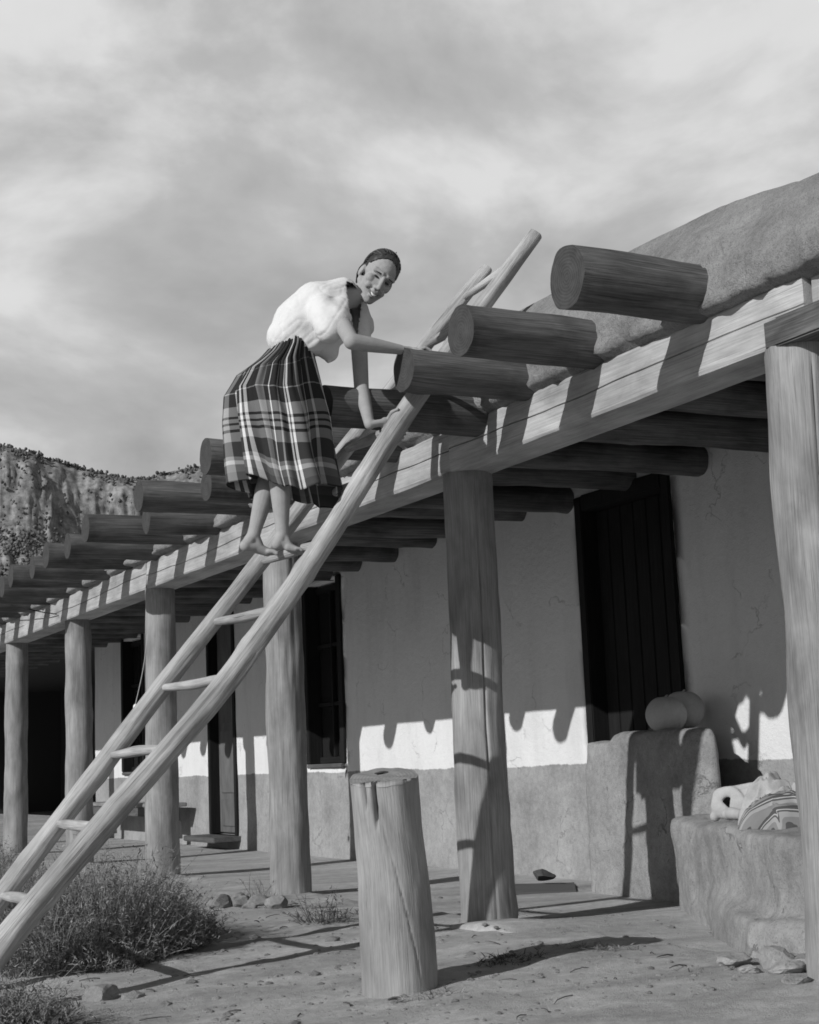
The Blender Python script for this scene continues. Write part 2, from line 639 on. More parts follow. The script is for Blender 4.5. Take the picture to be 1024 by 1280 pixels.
def mesa_top(az):
    pts = [(-40, .16), (0, .19), (8, .225), (12.5, .216), (14.5, .205), (16.5, .195), (17.6, .193), (18.2, .197), (19.5, .202), (24, .20), (40, .19), (80, .15)]
    for (a, va), (b, vb) in zip(pts, pts[1:]):
        if a <= az <= b:
            return va + (vb - va) * (az - a) / (b - a)
    return .15


azs = np.concatenate([np.arange(-35, 8, .4), np.arange(8, 26, .07), np.arange(26, 60, .4)])
prof = [(.45, -.004), (.6, .028), (.7, .055), (.8, .09), (.86, .12), (.90, .14), (.93, .152), (.95, .163), (.965, .175), (.97, .19), (.975, .21), (.985, .225), (1.0, .236), (1.05, .24), (1.3, .24), (1.8, .1), (2.2, -.02)]
rows = []
for (a, za), (b, zb) in zip(prof, prof[1:]):
    for k in range(5):
        rows.append((a + (b - a) * k / 5, za + (zb - za) * k / 5))
rows.append(prof[-1])
V = []
mesa_pts = []
for (rr, zz) in rows:
    for az in azs:
        T = mesa_top(az)
        fz = zz / .24
        rg = lambda a, b, o: 1 - 2 * abs(nz((a, b, 0), 1, o))
        cl = max(0, min(1, (az - 14.5) / 1.5)) * (1 if fz > .55 else .4)
        butt = nz((az * .5, fz * 2.5, 0), 1, 1) * .012 + nz((az * 1.6, fz * 6, 0), 1, 5) * .006 + rg(az * 1.3, fz * 2, 4) * .004 * cl + nz((az * 5, fz * 22, 0), 1, 6) * .003
        w = max(0, min(1, (fz - .15) * 2)) * (1 if rr < 1.0 else .3)
        r_ = DM * (rr + butt * w)
        z = T * DM * fz + (nz((az * 3, rr * 30, 0), 1, 3) * 1.8 + nz((az * 9, rr * 70, 0), 1, 3) * .9) * w * (1 if fz < .9 else .25)
        if rr <= 1.0:
            z *= r_ / (DM * rr) if rr > .9 else 1
        p = (r_ * math.sin(R(az)), r_ * math.cos(R(az)), z + .9 * fz)
        V.append(p)
        if 8 < az < 26 and .55 < rr < 1.04:
            mesa_pts.append((az, rr, fz, p))
mk('mesa', V, [f[::-1] for f in grid_faces(len(rows), len(azs))], M['mesa'], kind='structure')

mt, t_, b_ = new_mat('juniper', .95, .05)
oi = nn(t_, 'ShaderNodeNewGeometry')
t_.links.new(ramp(t_, [(0, .07), (1, .15)], oi.outputs['Random Per Island']), b_.inputs['Base Color'])
ico = bmesh.new()
bmesh.ops.create_icosphere(ico, subdivisions=1, radius=1)
IV = [v.co.copy() for v in ico.verts]
IF = [tuple(v.index for v in f.verts) for f in ico.faces]
ico.free()
V, F = [], []
for k in range(15000):
    az, rr, fz, p = mesa_pts[int(rng.integers(len(mesa_pts)))]
    rim = fz > .97 and az < 18.3
    cliff = .7 < fz < .95
    if cliff and random.random() < (.72 if az < 15 else .9):
        continue
    if not rim and nz((az * .9, fz * 4, 0), 1, 11) < -.18 + .25 * random.random() - (.2 if az < 14 else 0):
        continue
    if fz > .97 and az >= 18.3 and random.random() < .6:
        continue
    s = random.uniform(.22, .5) * (1.1 if rim else 1)
    jx, jy = random.uniform(-1.5, 1.5), random.uniform(-1.5, 1.5)
    o = len(V)
    for v in IV:
        q = v * s * (1 + .3 * random.uniform(-1, 1))
        V.append((p[0] + q.x + jx, p[1] + q.y + jy, p[2] + q.z * 1.2 + s * .5))
    F += [tuple(i + o for i in f) for f in IF]
mk('juniper_woods', V, F, mt, kind='stuff')

# ------------------------------------------------------------------ adobe house with its portal
house = thing('adobe_house', (XW, 12, 0), 'long low whitewashed adobe house with a log portal and projecting roof vigas', 'house')

openings = [(8.6, 9.73, .036, 2.83, 'door'), (14.22, 15.12, .86, 2.8, 'window'), (17.32, 18.2, .10, 2.8, 'door'), (20.9, 21.9, .86, 2.8, 'window')]
YA, YB, ZT = 1.0, 23.4, 3.03


def wall_mesh():
    ycut = sorted({round(v, 3) for v in list(np.arange(YA, YB, .12)) + [YB] + [o for q in openings for o in q[:2]]})
    zcut = sorted({round(v, 3) for v in list(np.arange(-.1, ZT, .12)) + [ZT] + [o for q in openings for o in q[2:4]]})
    bm = bmesh.new()
    vid = {}

    def vert(y, z):
        k = (y, z)
        if k not in vid:
            vid[k] = bm.verts.new((XW, y, z))
        return vid[k]
    for a, b in zip(ycut, ycut[1:]):
        for c, d in zip(zcut, zcut[1:]):
            ym, zm = (a + b) / 2, (c + d) / 2
            if any(q[0] < ym < q[1] and q[2] < zm < q[3] for q in openings):
                continue
            bm.faces.new((vert(a, c), vert(a, d), vert(b, d), vert(b, c)))
    bm.normal_update()
    rim = [e for e in bm.edges if e.is_boundary and any(q[0] - .01 <= v.co.y <= q[1] + .01 and q[2] - .01 <= v.co.z <= q[3] + .01 for q in openings for v in [e.verts[0]]) and any(q[0] - .01 <= e.verts[1].co.y <= q[1] + .01 and q[2] - .01 <= e.verts[1].co.z <= q[3] + .01 for q in openings)]
    r = bmesh.ops.extrude_edge_only(bm, edges=rim)
    nv = [g for g in r['geom'] if isinstance(g, bmesh.types.BMVert)]
    for v in nv:
        v.co.x += .34
    # hang-over of the plaster: round the arris
    bmesh.ops.bevel(bm, geom=rim, offset=.045, segments=3, affect='EDGES', profile=.5)
    for v in bm.verts:
        if v.co.x < XW + .06:
            v.co.x += .014 * nz(v.co, .8, 2) + .006 * nz(v.co, 3.1, 4) + .05 * max(0, .25 - v.co.z) * -.6
        else:
            v.co.y += .01 * nz(v.co, 2., 1)
    bmesh.ops.recalc_face_normals(bm, faces=bm.faces)
    bm.verts.index_update()
    V = [v.co.copy() for v in bm.verts]
    F = [tuple(v.index for v in f.verts) for f in bm.faces]
    bm.free()
    return V, F


V, F = wall_mesh()
mk('wall', V, F, M['wall'], house)


def boxes(lst):
    V, F = [], []
    for (x0, x1, y0, y1, z0, z1) in lst:
        o = len(V)
        V += [(x, y, z) for x in (x0, x1) for y in (y0, y1) for z in (z0, z1)]
        F += [tuple(i + o for i in f) for f in ((0, 1, 3, 2), (4, 6, 7, 5), (0, 4, 5, 1), (2, 3, 7, 6), (0, 2, 6, 4), (1, 5, 7, 3))]
    return V, F


def box(name, b, mat, parent, axis=2, **kw):
    V, F = boxes([b])
    bm = bmesh.new()
    vs_ = [bm.verts.new(v) for v in V]
    for f in F:
        bm.faces.new([vs_[i] for i in f])
    sz = min(b[1] - b[0], b[3] - b[2], b[5] - b[4])
    bmesh.ops.bevel(bm, geom=list(bm.edges), offset=min(.008, sz * .2), segments=2, affect='EDGES')
    bm.verts.index_update()
    V = [v.co.copy() for v in bm.verts]
    F = [tuple(v.index for v in f.verts) for f in bm.faces]
    bm.free()
    order = {0: (1, 2, 0), 1: (0, 2, 1), 2: (0, 1, 2)}[axis]
    G = [tuple(v[i] for i in order) for v in V]
    return mk(name, V, F, mat, parent, attr=G, smooth=False, **kw)


# closed rooms behind the wall keep the openings dark
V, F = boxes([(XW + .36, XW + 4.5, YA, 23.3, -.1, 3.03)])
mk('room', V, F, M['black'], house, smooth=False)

xr = XW + .035
# near door: two leaves of boards in a dark frame
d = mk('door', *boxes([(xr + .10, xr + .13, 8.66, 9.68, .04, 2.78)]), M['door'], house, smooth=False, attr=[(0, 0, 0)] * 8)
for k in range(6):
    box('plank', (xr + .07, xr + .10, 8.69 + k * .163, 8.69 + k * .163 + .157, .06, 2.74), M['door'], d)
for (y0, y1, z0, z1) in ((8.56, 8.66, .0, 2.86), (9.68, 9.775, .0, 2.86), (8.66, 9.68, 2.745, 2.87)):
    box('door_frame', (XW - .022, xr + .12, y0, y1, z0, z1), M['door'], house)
# far door with three panels
d = box('door', (xr + .06, xr + .10, 17.36, 18.16, .12, 2.74), M['grey_door'], house)
for (z0, z1) in ((.2, .52), (.6, 1.35), (1.45, 2.65)):
    box('panel', (xr + .045, xr + .062, 17.46, 18.06, z0, z1), M['grey_door'], d)
for (y0, y1) in ((17.27, 17.36), (18.16, 18.25)):
    box('door_frame', (XW - .022, xr + .1, y0, y1, .1, 2.79), M['door'], house)
box('doorstep', (XW - .34, XW + .1, 17.2, 18.3, .036, .10), M['plank'], house, axis=1)
# windows
gl, gt, gb = new_mat('window_glass', .08, .5)
gb.inputs['Base Color'].default_value = (.02, .02, .02, 1)
for (y0, y1) in ((14.22, 15.12), (20.9, 21.9)):
    w = mk('window', *boxes([(xr + .10, xr + .12, y0 + .01, y1 - .01, .9, 2.78)]), gl, house, smooth=False)
    tag(w)
    for (a, b, c, e) in ((y0 - .05, y0 + .06, .9, 2.83), (y1 - .06, y1 + .05, .9, 2.83)):
        box('frame', (XW - .022, xr + .10, a, b, c, e), M['door'], w)
    for (c, e) in ((.9, .97), (1.5, 1.54), (2.12, 2.16), (2.71, 2.78)):
        box('sash_bar', (xr + .06, xr + .10, y0 + .06, y1 - .06, c, e), M['door'], w, axis=1)
    box('sash_bar', (xr + .055, xr + .10, (y0 + y1) / 2 - .02, (y0 + y1) / 2 + .02, .97, 2.71), M['door'], w)
    box('sill', (XW - .035, xr + .1, y0 + .005, y1 - .005, .855, .90), M['plank'], w, axis=1)
# deep dark shed at the far end
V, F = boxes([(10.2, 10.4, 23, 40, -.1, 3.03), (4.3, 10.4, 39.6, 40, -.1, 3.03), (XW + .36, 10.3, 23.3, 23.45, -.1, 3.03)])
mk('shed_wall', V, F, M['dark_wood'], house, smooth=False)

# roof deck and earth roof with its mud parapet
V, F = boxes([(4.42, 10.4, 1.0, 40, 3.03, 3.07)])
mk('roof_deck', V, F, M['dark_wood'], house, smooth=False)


def par_h(y):
    t = min(1, max(0, (y - 7.5) / 1.9))
    t = t * t * (3 - 2 * t)
    return 3.44 * (1 - t) + 3.10 * t + .025 * nz((y * 1.3, 0, 0), 1, 3) - .12 / (1 + math.exp((y - 4.95) / .2))


prof = [(4.275, 2.74), (4.215, 2.774), (4.140, 2.81), (4.13, 2.91), (4.165, 3.02), (4.22, 3.13), (4.29, 3.23), (4.38, 3.32), (4.45, 3.39), (4.54, 3.43), (4.65, 3.44), (4.9, 3.43), (6.0, 3.40), (10.4, 3.36), (10.4, 3.0)]
prof2 = []
for (x0, z0), (x1, z1) in zip(prof, prof[1:]):
    m_ = 3 if x1 < 5 else 1
    prof2 += [(x0 + (x1 - x0) * q / m_, z0 + (z1 - z0) * q / m_) for q in range(m_)]
prof2.append(prof[-1])
ys = list(np.arange(1.0, 3.9, .1)) + list(np.arange(3.9, 10, .03)) + list(np.arange(10, 40, .08))
V = []
for y in ys:
    H = par_h(y)
    for k, (x, z) in enumerate(prof2):
        zz = 2.778 + (z - 2.778) * (H - 2.778) / (3.44 - 2.778) if z > 2.778 else z
        w = min(1, max(0, (k - 2) / 3)) if x < 6.5 else 0
        n_ = w * ((.03 * nz((y * 1.1, z * 2.2, 0), 1, 1)) + .035 * nz((y * 3.0, z * 5, 0), 1, 7) + .028 * nz((y * 8, z * 10, x * 4), 1, 9) + .016 * nz((y * 21, z * 22, x * 9), 1, 3))
        V.append((x + n_, y, zz + n_ * .6))
prof = prof2
mk('parapet', V, grid_faces(len(ys), len(prof)), M['parapet'], house)


def beam(y0, y1, xo=0.0, seed=0):
    sec = []
    x0, x1, z0, z1 = XF + xo, XF + .27 + xo, HB, HB + .25
    n = 20
    for k in range(n + 1):
        sec.append((x0, z0 + (z1 - z0) * k / n))
    sec += [(x0 + .09, z1), (x0 + .18, z1), (x1, z1), (x1, (z0 + z1) / 2), (x1, z0), (x0 + .18, z0), (x0 + .09, z0)]
    ys_ = np.arange(y0, y1 + .03, .05)
    V, G = [], []
    for y in ys_:
        crack = HB + .125 + .03 * nz((y * .45, 0, 0), 1, seed) + .012 * nz((y * 2.5, 0, 0), 1, seed)
        for k, (x, z) in enumerate(sec):
            if 0 < k < n:
                if k < 9:
                    z = z0 + (crack - .0075 - z0) * k / 8
                elif k > 11:
                    z = crack + .0075 + (z1 - crack - .0075) * (k - 12) / 8
                else:
                    z = crack + (-.004, 0, .004)[k - 9]
            dx = .006 * nz((y * 2, z * 9, 0), 1, seed + 2) + .003 * nz((y * 9, z * 30, 0), 1, seed + 3)
            if k == 10:
                dx += .035 * max(0., min(1., .75 + nz((y * .7, 3, 0), 1, seed) * 1.6))
            ez = .006 * nz((y * 3, x * 5, 0), 1, seed + 5) if k in (0, n) else 0
            bev = .008 if k in (0, n) else 0
            V.append((x + dx + bev, y, z + ez))
            G.append((x, z, y))
    m_ = len(sec)
    F = grid_faces(len(ys_), m_, True)
    F.append(tuple(range(m_)))
    F.append(tuple((len(ys_) - 1) * m_ + j for j in range(m_ - 1, -1, -1)))
    return mk('beam', V, F, M['beam'], house, attr=G, smooth=False)


beam(4.52, 7.52, 0, 1)
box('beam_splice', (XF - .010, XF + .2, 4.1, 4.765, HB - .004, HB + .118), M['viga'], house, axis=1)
beam(7.525, 13.25, .004, 4)
beam(13.255, 18.95, -.003, 8)
beam(18.955, 40, .0, 12)
beam(1.0, 4.512, .03, 15)

# posts
for i in range(-1, 7):
    y = Y0 + i * S
    r = .160 if i <= 0 else (.152 if i == 1 else .145)
    lean = random.uniform(-.015, .015)
    cr = ()
    if i == 1:
        cr = ((6.02, .03, .0, 2.6, .018, .006),)
    if i == 0:
        cr = ((5.75, .02, .0, 2.6, .018, .007), (5.98, -.05, .3, 1.9, .02, .008))
    pts = [(XP + random.uniform(-.006, .006) + lean * (1 - z / 2.5), y + random.uniform(-.006, .006), z) for z in (-.15, .45, 1.1, 1.8, HB + .004)]
    radii = [r * 1.02, r * 1.0, r * .97, r * .95, r * .92]
    make_log('post', pts, radii, M['post'], M['pale_end'], house, ends=(0, 0), seg=120 if i < 3 else 40, step=.06, seed=3.3 * i + 20, lump=.10, cracks=cr, knots=7 if i > -1 else 0)

# vigas: logs lying on the beam, running from their free ends to the house wall
vg = [(5.17, 2.89, .133, 3.50), (6.01, 2.885, .122, 3.45), (6.665, 2.86, .112, 3.475), (7.17, 2.775, .112, 3.26), (8.22, 2.83, .11, 3.36), (9.10, 2.88, .115, 3.29), (9.86, 2.84, .108, 3.56),
      (10.6, 2.89, .115, 3.31), (11.4, 2.85, .108, 3.62), (12.15, 2.89, .115, 3.34), (12.95, 2.86, .11, 3.40), (13.72, 2.88, .112, 3.40), (14.48, 2.87, .11, 3.46), (15.2, 2.88, .112, 3.42), (15.97, 2.86, .11, 3.5),
      (16.75, 2.88, .11, 3.42), (17.47, 2.87, .11, 3.45), (18.2, 2.88, .11, 3.4)]
y = 18.95
while y < 30:
    vg.append((y, 2.87, .11, 3.4 + random.uniform(-.08, .12)))
    y += .76
vg += [(3.35, 2.88, .12, 3.9), (2.5, 2.88, .12, 3.9)]
for k, (y, z, r, x0) in enumerate(vg):
    dy = random.uniform(-.03, .03)
    dz = random.uniform(-.015, .015)
    pts = [(x0, y - dy * .3, z + dz * .2), (x0 + .45, y, z), (XF + .3, y, z), (5.4, y + dy, z + .02), (XW + .05, y + dy, min(z + .03, 3.03 - r * .9))]
    rr = [r * 1.02, r * 1.0, r * .97, r * .96, r * .96]
    cr = ((2.15, .03, .0, 1.6, .03, .008),) if k == 0 else ((random.uniform(.6, 2.2), .05, .02, random.uniform(.5, 1.1), .02, .008),) if k < 12 else ()
    make_log('viga', pts, rr, M['viga'], M['viga_end'], house, ends=(1, 0), seg=72 if k < 4 else 40, step=.07, seed=k * 2.7, lump=.085, cracks=cr, theta0=.2, knots=6 if k < 14 else 0)

# ------------------------------------------------------------------ adobe masonry beside the door
def adobe_mass(name, shapes, mat, voxel, label, cat, loc, amp=1.0, smooth=8):
    b = Blob()
    for s_ in shapes:
        b.add(*s_)
    V, N, F = b.fuse(voxel, smooth, .6)
    D = np.array([.022 * nz(v, 2.0, 1) + .012 * nz(v, 6., 3) + .006 * nz(v, 15., 5) for v in V]) * amp
    V = V + N * D[:, None]
    return mk(name, V, F, mat, label=label, cat=cat, loc=loc)


adobe_mass('adobe_buttress', [prism([(6.05, 9.12), (5.90, 7.72), (6.06, 7.60), (6.54, 8.25), (6.55, 9.08)], -.15, .98, .03),
                              prism([(6.04, 8.75), (5.92, 7.74), (6.06, 7.62), (6.52, 8.25), (6.54, 8.75)], .5, 1.03, .03)], M['adobe'], .035,
           'waist high mud plastered block against the wall with two gourds on top', 'adobe block', (6.2, 8.2, -.05))
adobe_mass('adobe_bench', [prism([(5.52, 7.42), (4.62, 5.45), (4.53, 4.95), (5.00, 4.85), (5.82, 6.3), (6.15, 7.55)], -.15, .50, .02),
                           prism([(5.46, 7.2), (4.46, 5.5), (4.42, 5.0), (4.9, 4.9), (5.6, 7.0)], -.15, .14, .1)], M['adobe'], .03,
           'low rough mud wall running from the tall block to the nearest post', 'adobe bench', (5.2, 6.2, 0), 1.5, 5)


def rock(name, c, rad, mat, seed, label, cat, group=None, rough=.25, rot=0.0, parent=None, cuts=9):
    rr = random.Random(seed)
    bm = bmesh.new()
    bmesh.ops.create_icosphere(bm, subdivisions=3, radius=1)
    planes = []
    for k in range(cuts):
        n = Vector((rr.gauss(0, 1), rr.gauss(0, 1), rr.gauss(0, 1))).normalized()
        planes.append((n, rr.uniform(.55, .85)))
    V = []
    bm.verts.index_update()
    for v in bm.verts:
        p = v.co.copy()
        for n, d in planes:
            e = p.dot(n) - d
            if e > 0:
                p -= n * e
        k = 1 + rough * .5 * nz(p, 1.3, seed) + rough * .25 * nz(p, 4, seed + 3) + rough * .12 * nz(p, 11, seed)
        q = Vector((p.x * rad[0] * k, p.y * rad[1] * k, p.z * rad[2] * k))
        q.rotate(Matrix.Rotation(rot, 3, 'Z'))
        V.append(q + Vector(c))
    F = [tuple(v.index for v in f.verts) for f in bm.faces]
    bm.free()
    return mk(name, V, F, mat, parent, label=label, cat=cat, group=group, loc=c, smooth=False)


def gourd(c, r, label, dark):
    seg, rings = 48, 20
    V, G = [], []
    for i in range(rings + 1):
        ph = math.pi * i / rings
        for j in range(seg):
            th = 2 * math.pi * j / seg
            rr = r * (1 + .012 * math.cos(th * 9) * math.sin(ph))
            dip = .12 * r * math.exp(-(math.sin(ph) / .25) ** 2)
            V.append((c[0] + rr * math.sin(ph) * math.cos(th) + 1e-4 * math.cos(th), c[1] + rr * math.sin(ph) * math.sin(th), c[2] + (r * .93 * math.cos(ph)) - dip * (1 if math.cos(ph) > 0 else -1)))
    root = thing('gourd', (c[0], c[1], c[2] - r * .8), label, 'gourd', 'gourds on the adobe block')
    mk('rind', V, grid_faces(rings + 1, seg, True), dark, root)
    z = c[2] + r * .78
    Vs, Fs, Gs, a, b = path_log([(c[0], c[1], z - .02), (c[0] + .005, c[1], z + .01), (c[0] + .015, c[1] - .01, z + .025)], [.012, .008, .006], seg=10, step=.02)
    mk('stem', Vs, Fs, M['pole'], root, attr=Gs)


M['gourd'] = adobe('gourd_rind', .34, .44, scale=2, bump=.15, speck=.1)
gourd((6.10, 8.17, 1.125), .135, 'nearer left round gourd on the tall mud block', M['gourd'])
gourd((6.36, 8.32, 1.16), .14, 'farther right round gourd half hidden on the tall mud block', M['gourd'])

# ------------------------------------------------------------------ log stump
st = thing('log_stump', (2.94, 5.91, -.04), 'thick weathered log stump standing alone in front of the portal', 'stump')
pts = [(2.95, 5.91, -.14), (2.945, 5.91, .14), (2.938, 5.91, .40), (2.918, 5.91, .62), (2.903, 5.91, .832)]
V, F, G, a, b = path_log(pts, [.160, .157, .150, .145, .149], seg=180, step=.018, seed=5, lump=.06,
                         cracks=((6.45, -1.15, .12, .97, .008, .0042), (5.22, .15, .83, .98, .09, .009), (5.52, .2, .77, .98, .10, .011)))
V = [Vector(v) for v in V]
for i in b:
    V[i].z += .24 * ((V[i].x - 2.903) * .44 + (V[i].y - 5.91) * .9) + .006 * nz(V[i], 20)
sb = mk('trunk', V, F, M['stump'], st, attr=G)
vv, ff, gg = disc(V, b, seed=2, rough=.006)
mk('cut_end', vv, ff, M['pale_end'], st, attr=gg, smooth=False)
rock('wood_chip', (2.925, 5.965, .853), (.035, .014, .007), M['plank'], 4, 'dark splinter lying on top of the log stump', 'wood chip')

# ------------------------------------------------------------------ ladder
lad = thing('pole_ladder', (1.4, 7.15, 0), 'long wooden pole ladder leaning from the weeds up against the roof vigas', 'ladder')
YN, YF = 6.885, 7.56
near = [(1.24, YN - .06, -.13), (1.51, YN - .03, .185), (1.865, YN - .01, .57), (2.54, YN, 1.275), (3.09, YN, 1.975), (3.655, YN, 2.77), (4.46, YN, 3.775)]
far = [(1.265, YF + .02, -.13), (1.652, YF, .33), (2.033, YF, .79), (2.455, YF, 1.303), (3.054, YF, 2.015), (3.525, YF, 2.592), (4.165, YF, 3.365), (4.54, YF, 3.80)]
make_log('rail', near, [.060, .059, .058, .057, .055, .052, .042], M['pole'], M['pale_end'], lad, seg=40, step=.03, knots=14, seed=2, lump=.13, cracks=((3.5, .02, .4, 2.2, .012, .006), (2.6, .1, 1.2, 3.6, .008, .005)))
make_log('rail', far, [.054, .053, .052, .05, .048, .046, .042, .038], M['pole'], M['pale_end'], lad, seg=40, step=.03, knots=14, seed=31, lump=.13)


def on_path(path, z):
    for a, b in zip(path, path[1:]):
        if a[2] <= z <= b[2]:
            t = (z - a[2]) / (b[2] - a[2])
            return Vector(a).lerp(Vector(b), t)


for k, z in enumerate((.35, .67, .99, 1.32, 1.66, 1.985, 2.32, 2.63, 2.945, 3.27, 3.60)):
    a = on_path(near, z + random.uniform(-.01, .01)) + Vector((0, .0, 0))
    b = on_path(far, z + random.uniform(-.01, .01)) + Vector((0, .01, 0))
    mid = a.lerp(b, .5) + Vector((0, 0, random.uniform(-.012, .012)))
    make_log('rung', [a, a.lerp(mid, .5), mid, mid.lerp(b, .5), b], [.018, .025, .027, .024, .017], M['pole'], M['pale_end'], lad, seg=14, step=.05, seed=k * 3.1, lump=.22)

# ------------------------------------------------------------------ the woman on the ladder
person = thing('person', (3.0, 7.05, 1.99), 'barefoot woman in white blouse and long plaid skirt climbing the ladder, smiling over her shoulder', 'person')
M['skin'] = adobe('skin', .29, .36, scale=8, bump=.06, speck=.06)
M['cloth'] = adobe('white_cotton', .62, .70, scale=6, bump=.12, speck=.04)
hm, ht, hbs = new_mat('dark_grey_hair', .55, .35)
hg = nn(ht, 'ShaderNodeNewGeometry')
ht.links.new(ramp(ht, [(0, .018), (.7, .05), (1, .16)], hg.outputs['Random Per Island']), hbs.inputs['Base Color'])
M['hair'] = hm
M['dark_eye'] = plain('dark_eye', .02, .3, .5)
M['teeth'] = plain('teeth', .75, .4, .4)
M['lip'] = plain('lips', .13, .6)
M['belt'] = plain('belt_cloth', .035, .9)

body = Blob()
# head frame
HC = at(471.5, 347, 7.03)
CD = (CAM - HC).normalized()
TILT, YAW, NOD = R(35), R(18), R(0)
hu = (UPV * math.cos(TILT) + RGT * math.sin(TILT))
hu = (hu - CD * hu.dot(CD)).normalized()
hs = CD.cross(hu).normalized() * -1            # towards picture right along the eye line
if hs.dot(RGT) < 0:
    hs = -hs
hf = (CD * math.cos(YAW) + hs * math.sin(YAW)).normalized()
hs = (hs - hf * hs.dot(hf)).normalized()
hf, hu = (hf * math.cos(NOD) - hu * math.sin(NOD)), (hu * math.cos(NOD) + hf * math.sin(NOD))
HK = 1.17


def H(s, u, f):
    return HC + (hs * s + hu * u + hf * f) * HK


def hball(s, u, f, rad):
    body.ball(H(s, u, f), tuple(r * HK for r in rad), axes=(hs, hu, hf))


def hcap(p, q, r0, r1):
    body.cap(H(*p), H(*q), r0 * HK, r1 * HK)


hball(0, .035, -.012, (.076, .090, .094))
hball(0, -.025, .028, (.062, .085, .060))
for s_ in (-1, 1):
    hball(s_ * .040, -.018, .056, (.026, .024, .024))
    hcap((s_ * .054, -.05, .0), (s_ * .012, -.104, .062), .022, .020)
    hcap((s_ * .05, .028, .064), (s_ * .014, .026, .082), .012, .012)
    hball(s_ * .012, -.040, .098, (.011, .009, .012))
    hball(s_ * .078, -.012, -.012, (.010, .030, .019))
    hball(s_ * .036, -.050, .072, (.018, .016, .014))
hball(0, -.108, .068, (.022, .018, .020))
hcap((0, .016, .090), (0, -.034, .109), .0085, .0115)
hball(0, -.060, .090, (.022, .010, .014))
hball(0, -.082, .086, (.020, .009, .014))
# neck and trunk
NB = at(437, 372, 7.07)
body.cap(H(0, -.075, -.03), NB, .052, .056)
W_ = at(361, 424, 7.14)
SR, SL = at(413, 387, 6.96), at(446, 380, 7.25)
ELR, WRR = at(440, 427, 6.67), at(500, 437, 6.665)
ELL, WRL = at(452, 486, 7.13), at(462, 531, 6.95)
body.chain([W_, at(392, 396, 7.11), at(428, 374, 7.08)], [.085, .110, .068])
body.chain([SR, at(428, 405, 6.86), ELR], [.055, .046, .040])
body.chain([ELR, ELR.lerp(WRR, .35), WRR], [.042, .040, .026])
body.chain([SL, SL.lerp(ELL, .5), ELL], [.055, .046, .040])
body.chain([ELL, ELL.lerp(WRL, .35), WRL], [.040, .038, .027])
body.cap(SR, NB, .042, .045)
body.cap(SL, NB, .042, .045)


def finger(pts, r0, r1):
    n = len(pts) - 1
    for i in range(n):
        body.cap(pts[i], pts[i + 1], r0 + (r1 - r0) * i / n, r0 + (r1 - r0) * (i + 1) / n)


# right hand spread on top of the third viga
hz = 2.985
px0 = WRR
body.cap(WRR, WRR + Vector((.055, 0, .0)), .026, .026, flat=.8)
pal = Vector((WRR.x + .075, WRR.y, WRR.z - .002))
body.ball(pal, (.040, .040, .018))
for k, (dy, ln, ang) in enumerate(((-.032, .060, -.30), (-.012, .078, -.10), (.010, .080, .10), (.030, .068, .28))):
    a = pal + Vector((.028, dy, .004))
    dr = Vector((math.cos(ang), math.sin(ang), 0))
    finger([a, a + dr * ln * .42 + Vector((0, 0, .010)), a + dr * ln * .75 + Vector((0, 0, .0)), a + dr * ln + Vector((0, 0, -.016))], .0095, .0075)
a = pal + Vector((-.015, -.030, -.004))
finger([a, a + Vector((.028, -.028, -.006)), a + Vector((.055, -.034, -.016))], .011, .0085)
# left hand closed round the near rail from behind
rl = on_path(near, WRL.z - .02)
ax = (Vector(near[5]) - Vector(near[4])).normalized()
up = Vector((-ax.z, 0, ax.x))
kn = rl + up * .050 + Vector((0, .055, 0))
body.cap(WRL, kn + up * .012, .027, .026, flat=.75)
body.ball(kn, (.030, .024, .036))
for k in range(4):
    o = rl + ax * (-.038 + .024 * k)
    pth = []
    for a_ in (40, 5, -35, -70):
        q = R(a_)
        pth.append(o + Vector((0, math.cos(q), 0)) * .066 + up * (.066 * math.sin(q)))
    finger(pth, .0105, .0085)
o = rl + ax * .055
finger([kn + ax * .02, o + up * .066 + Vector((0, .01, 0)), o + up * .058 + ax * .015 + Vector((0, -.028, 0))], .012, .009)
# legs and feet
KR, AR = at(349, 578, 7.08), at(353, 667, 7.09)
KL, AL = at(338, 592, 7.24), at(317, 669, 7.23)
HPR, HPL = at(340, 478, 7.06), at(345, 475, 7.24)
body.chain([HPR, KR], [.085, .060])
body.chain([KR, KR.lerp(AR, .30), AR.lerp(KR, .12), AR], [.056, .057, .036, .036])
body.chain([HPL, KL], [.085, .058])
body.chain([KL, KL.lerp(AL, .30), AL.lerp(KL, .12), AL], [.055, .056, .035, .035])


def foot(ank, heel, ball_, toe, side):
    """bare foot from heel to toes; side points to the little toe"""
    side = side.normalized()
    body.cap(ank, heel + (ank - heel) * .35, .033, .031)
    body.ball(heel, .031)
    body.chain([heel, heel.lerp(ball_, .5) + Vector((0, 0, .010)), ball_], [.028, .025, .024])
    body.cap(ank, heel.lerp(ball_, .65) + Vector((0, 0, .022)), .032, .022)
    body.cap(heel.lerp(ball_, .6) + side * .012, ball_ + side * .022, .022, .017)
    d = (toe - ball_)
    for k, (w, ln, r) in enumerate(((-.024, 1.0, .0125), (-.006, .98, .0092), (.008, .88, .0088), (.021, .76, .0085), (.033, .60, .0085))):
        a = ball_ + side * w
        body.chain([a, a + d * ln * .6 + Vector((0, 0, .006)), a + d * ln], [r * 1.15, r * .95, r])


foot(AR, at(347, 680, 7.085), at(367, 687, 7.07), at(379, 690, 7.055), Vector((0, -1, 0)))
foot(AL, at(307, 682, 7.23), at(334, 690, 7.22), at(344, 692.5, 7.2), Vector((0, 1, 0)))
V, N, F = body.fuse(.0046, 3, .5)
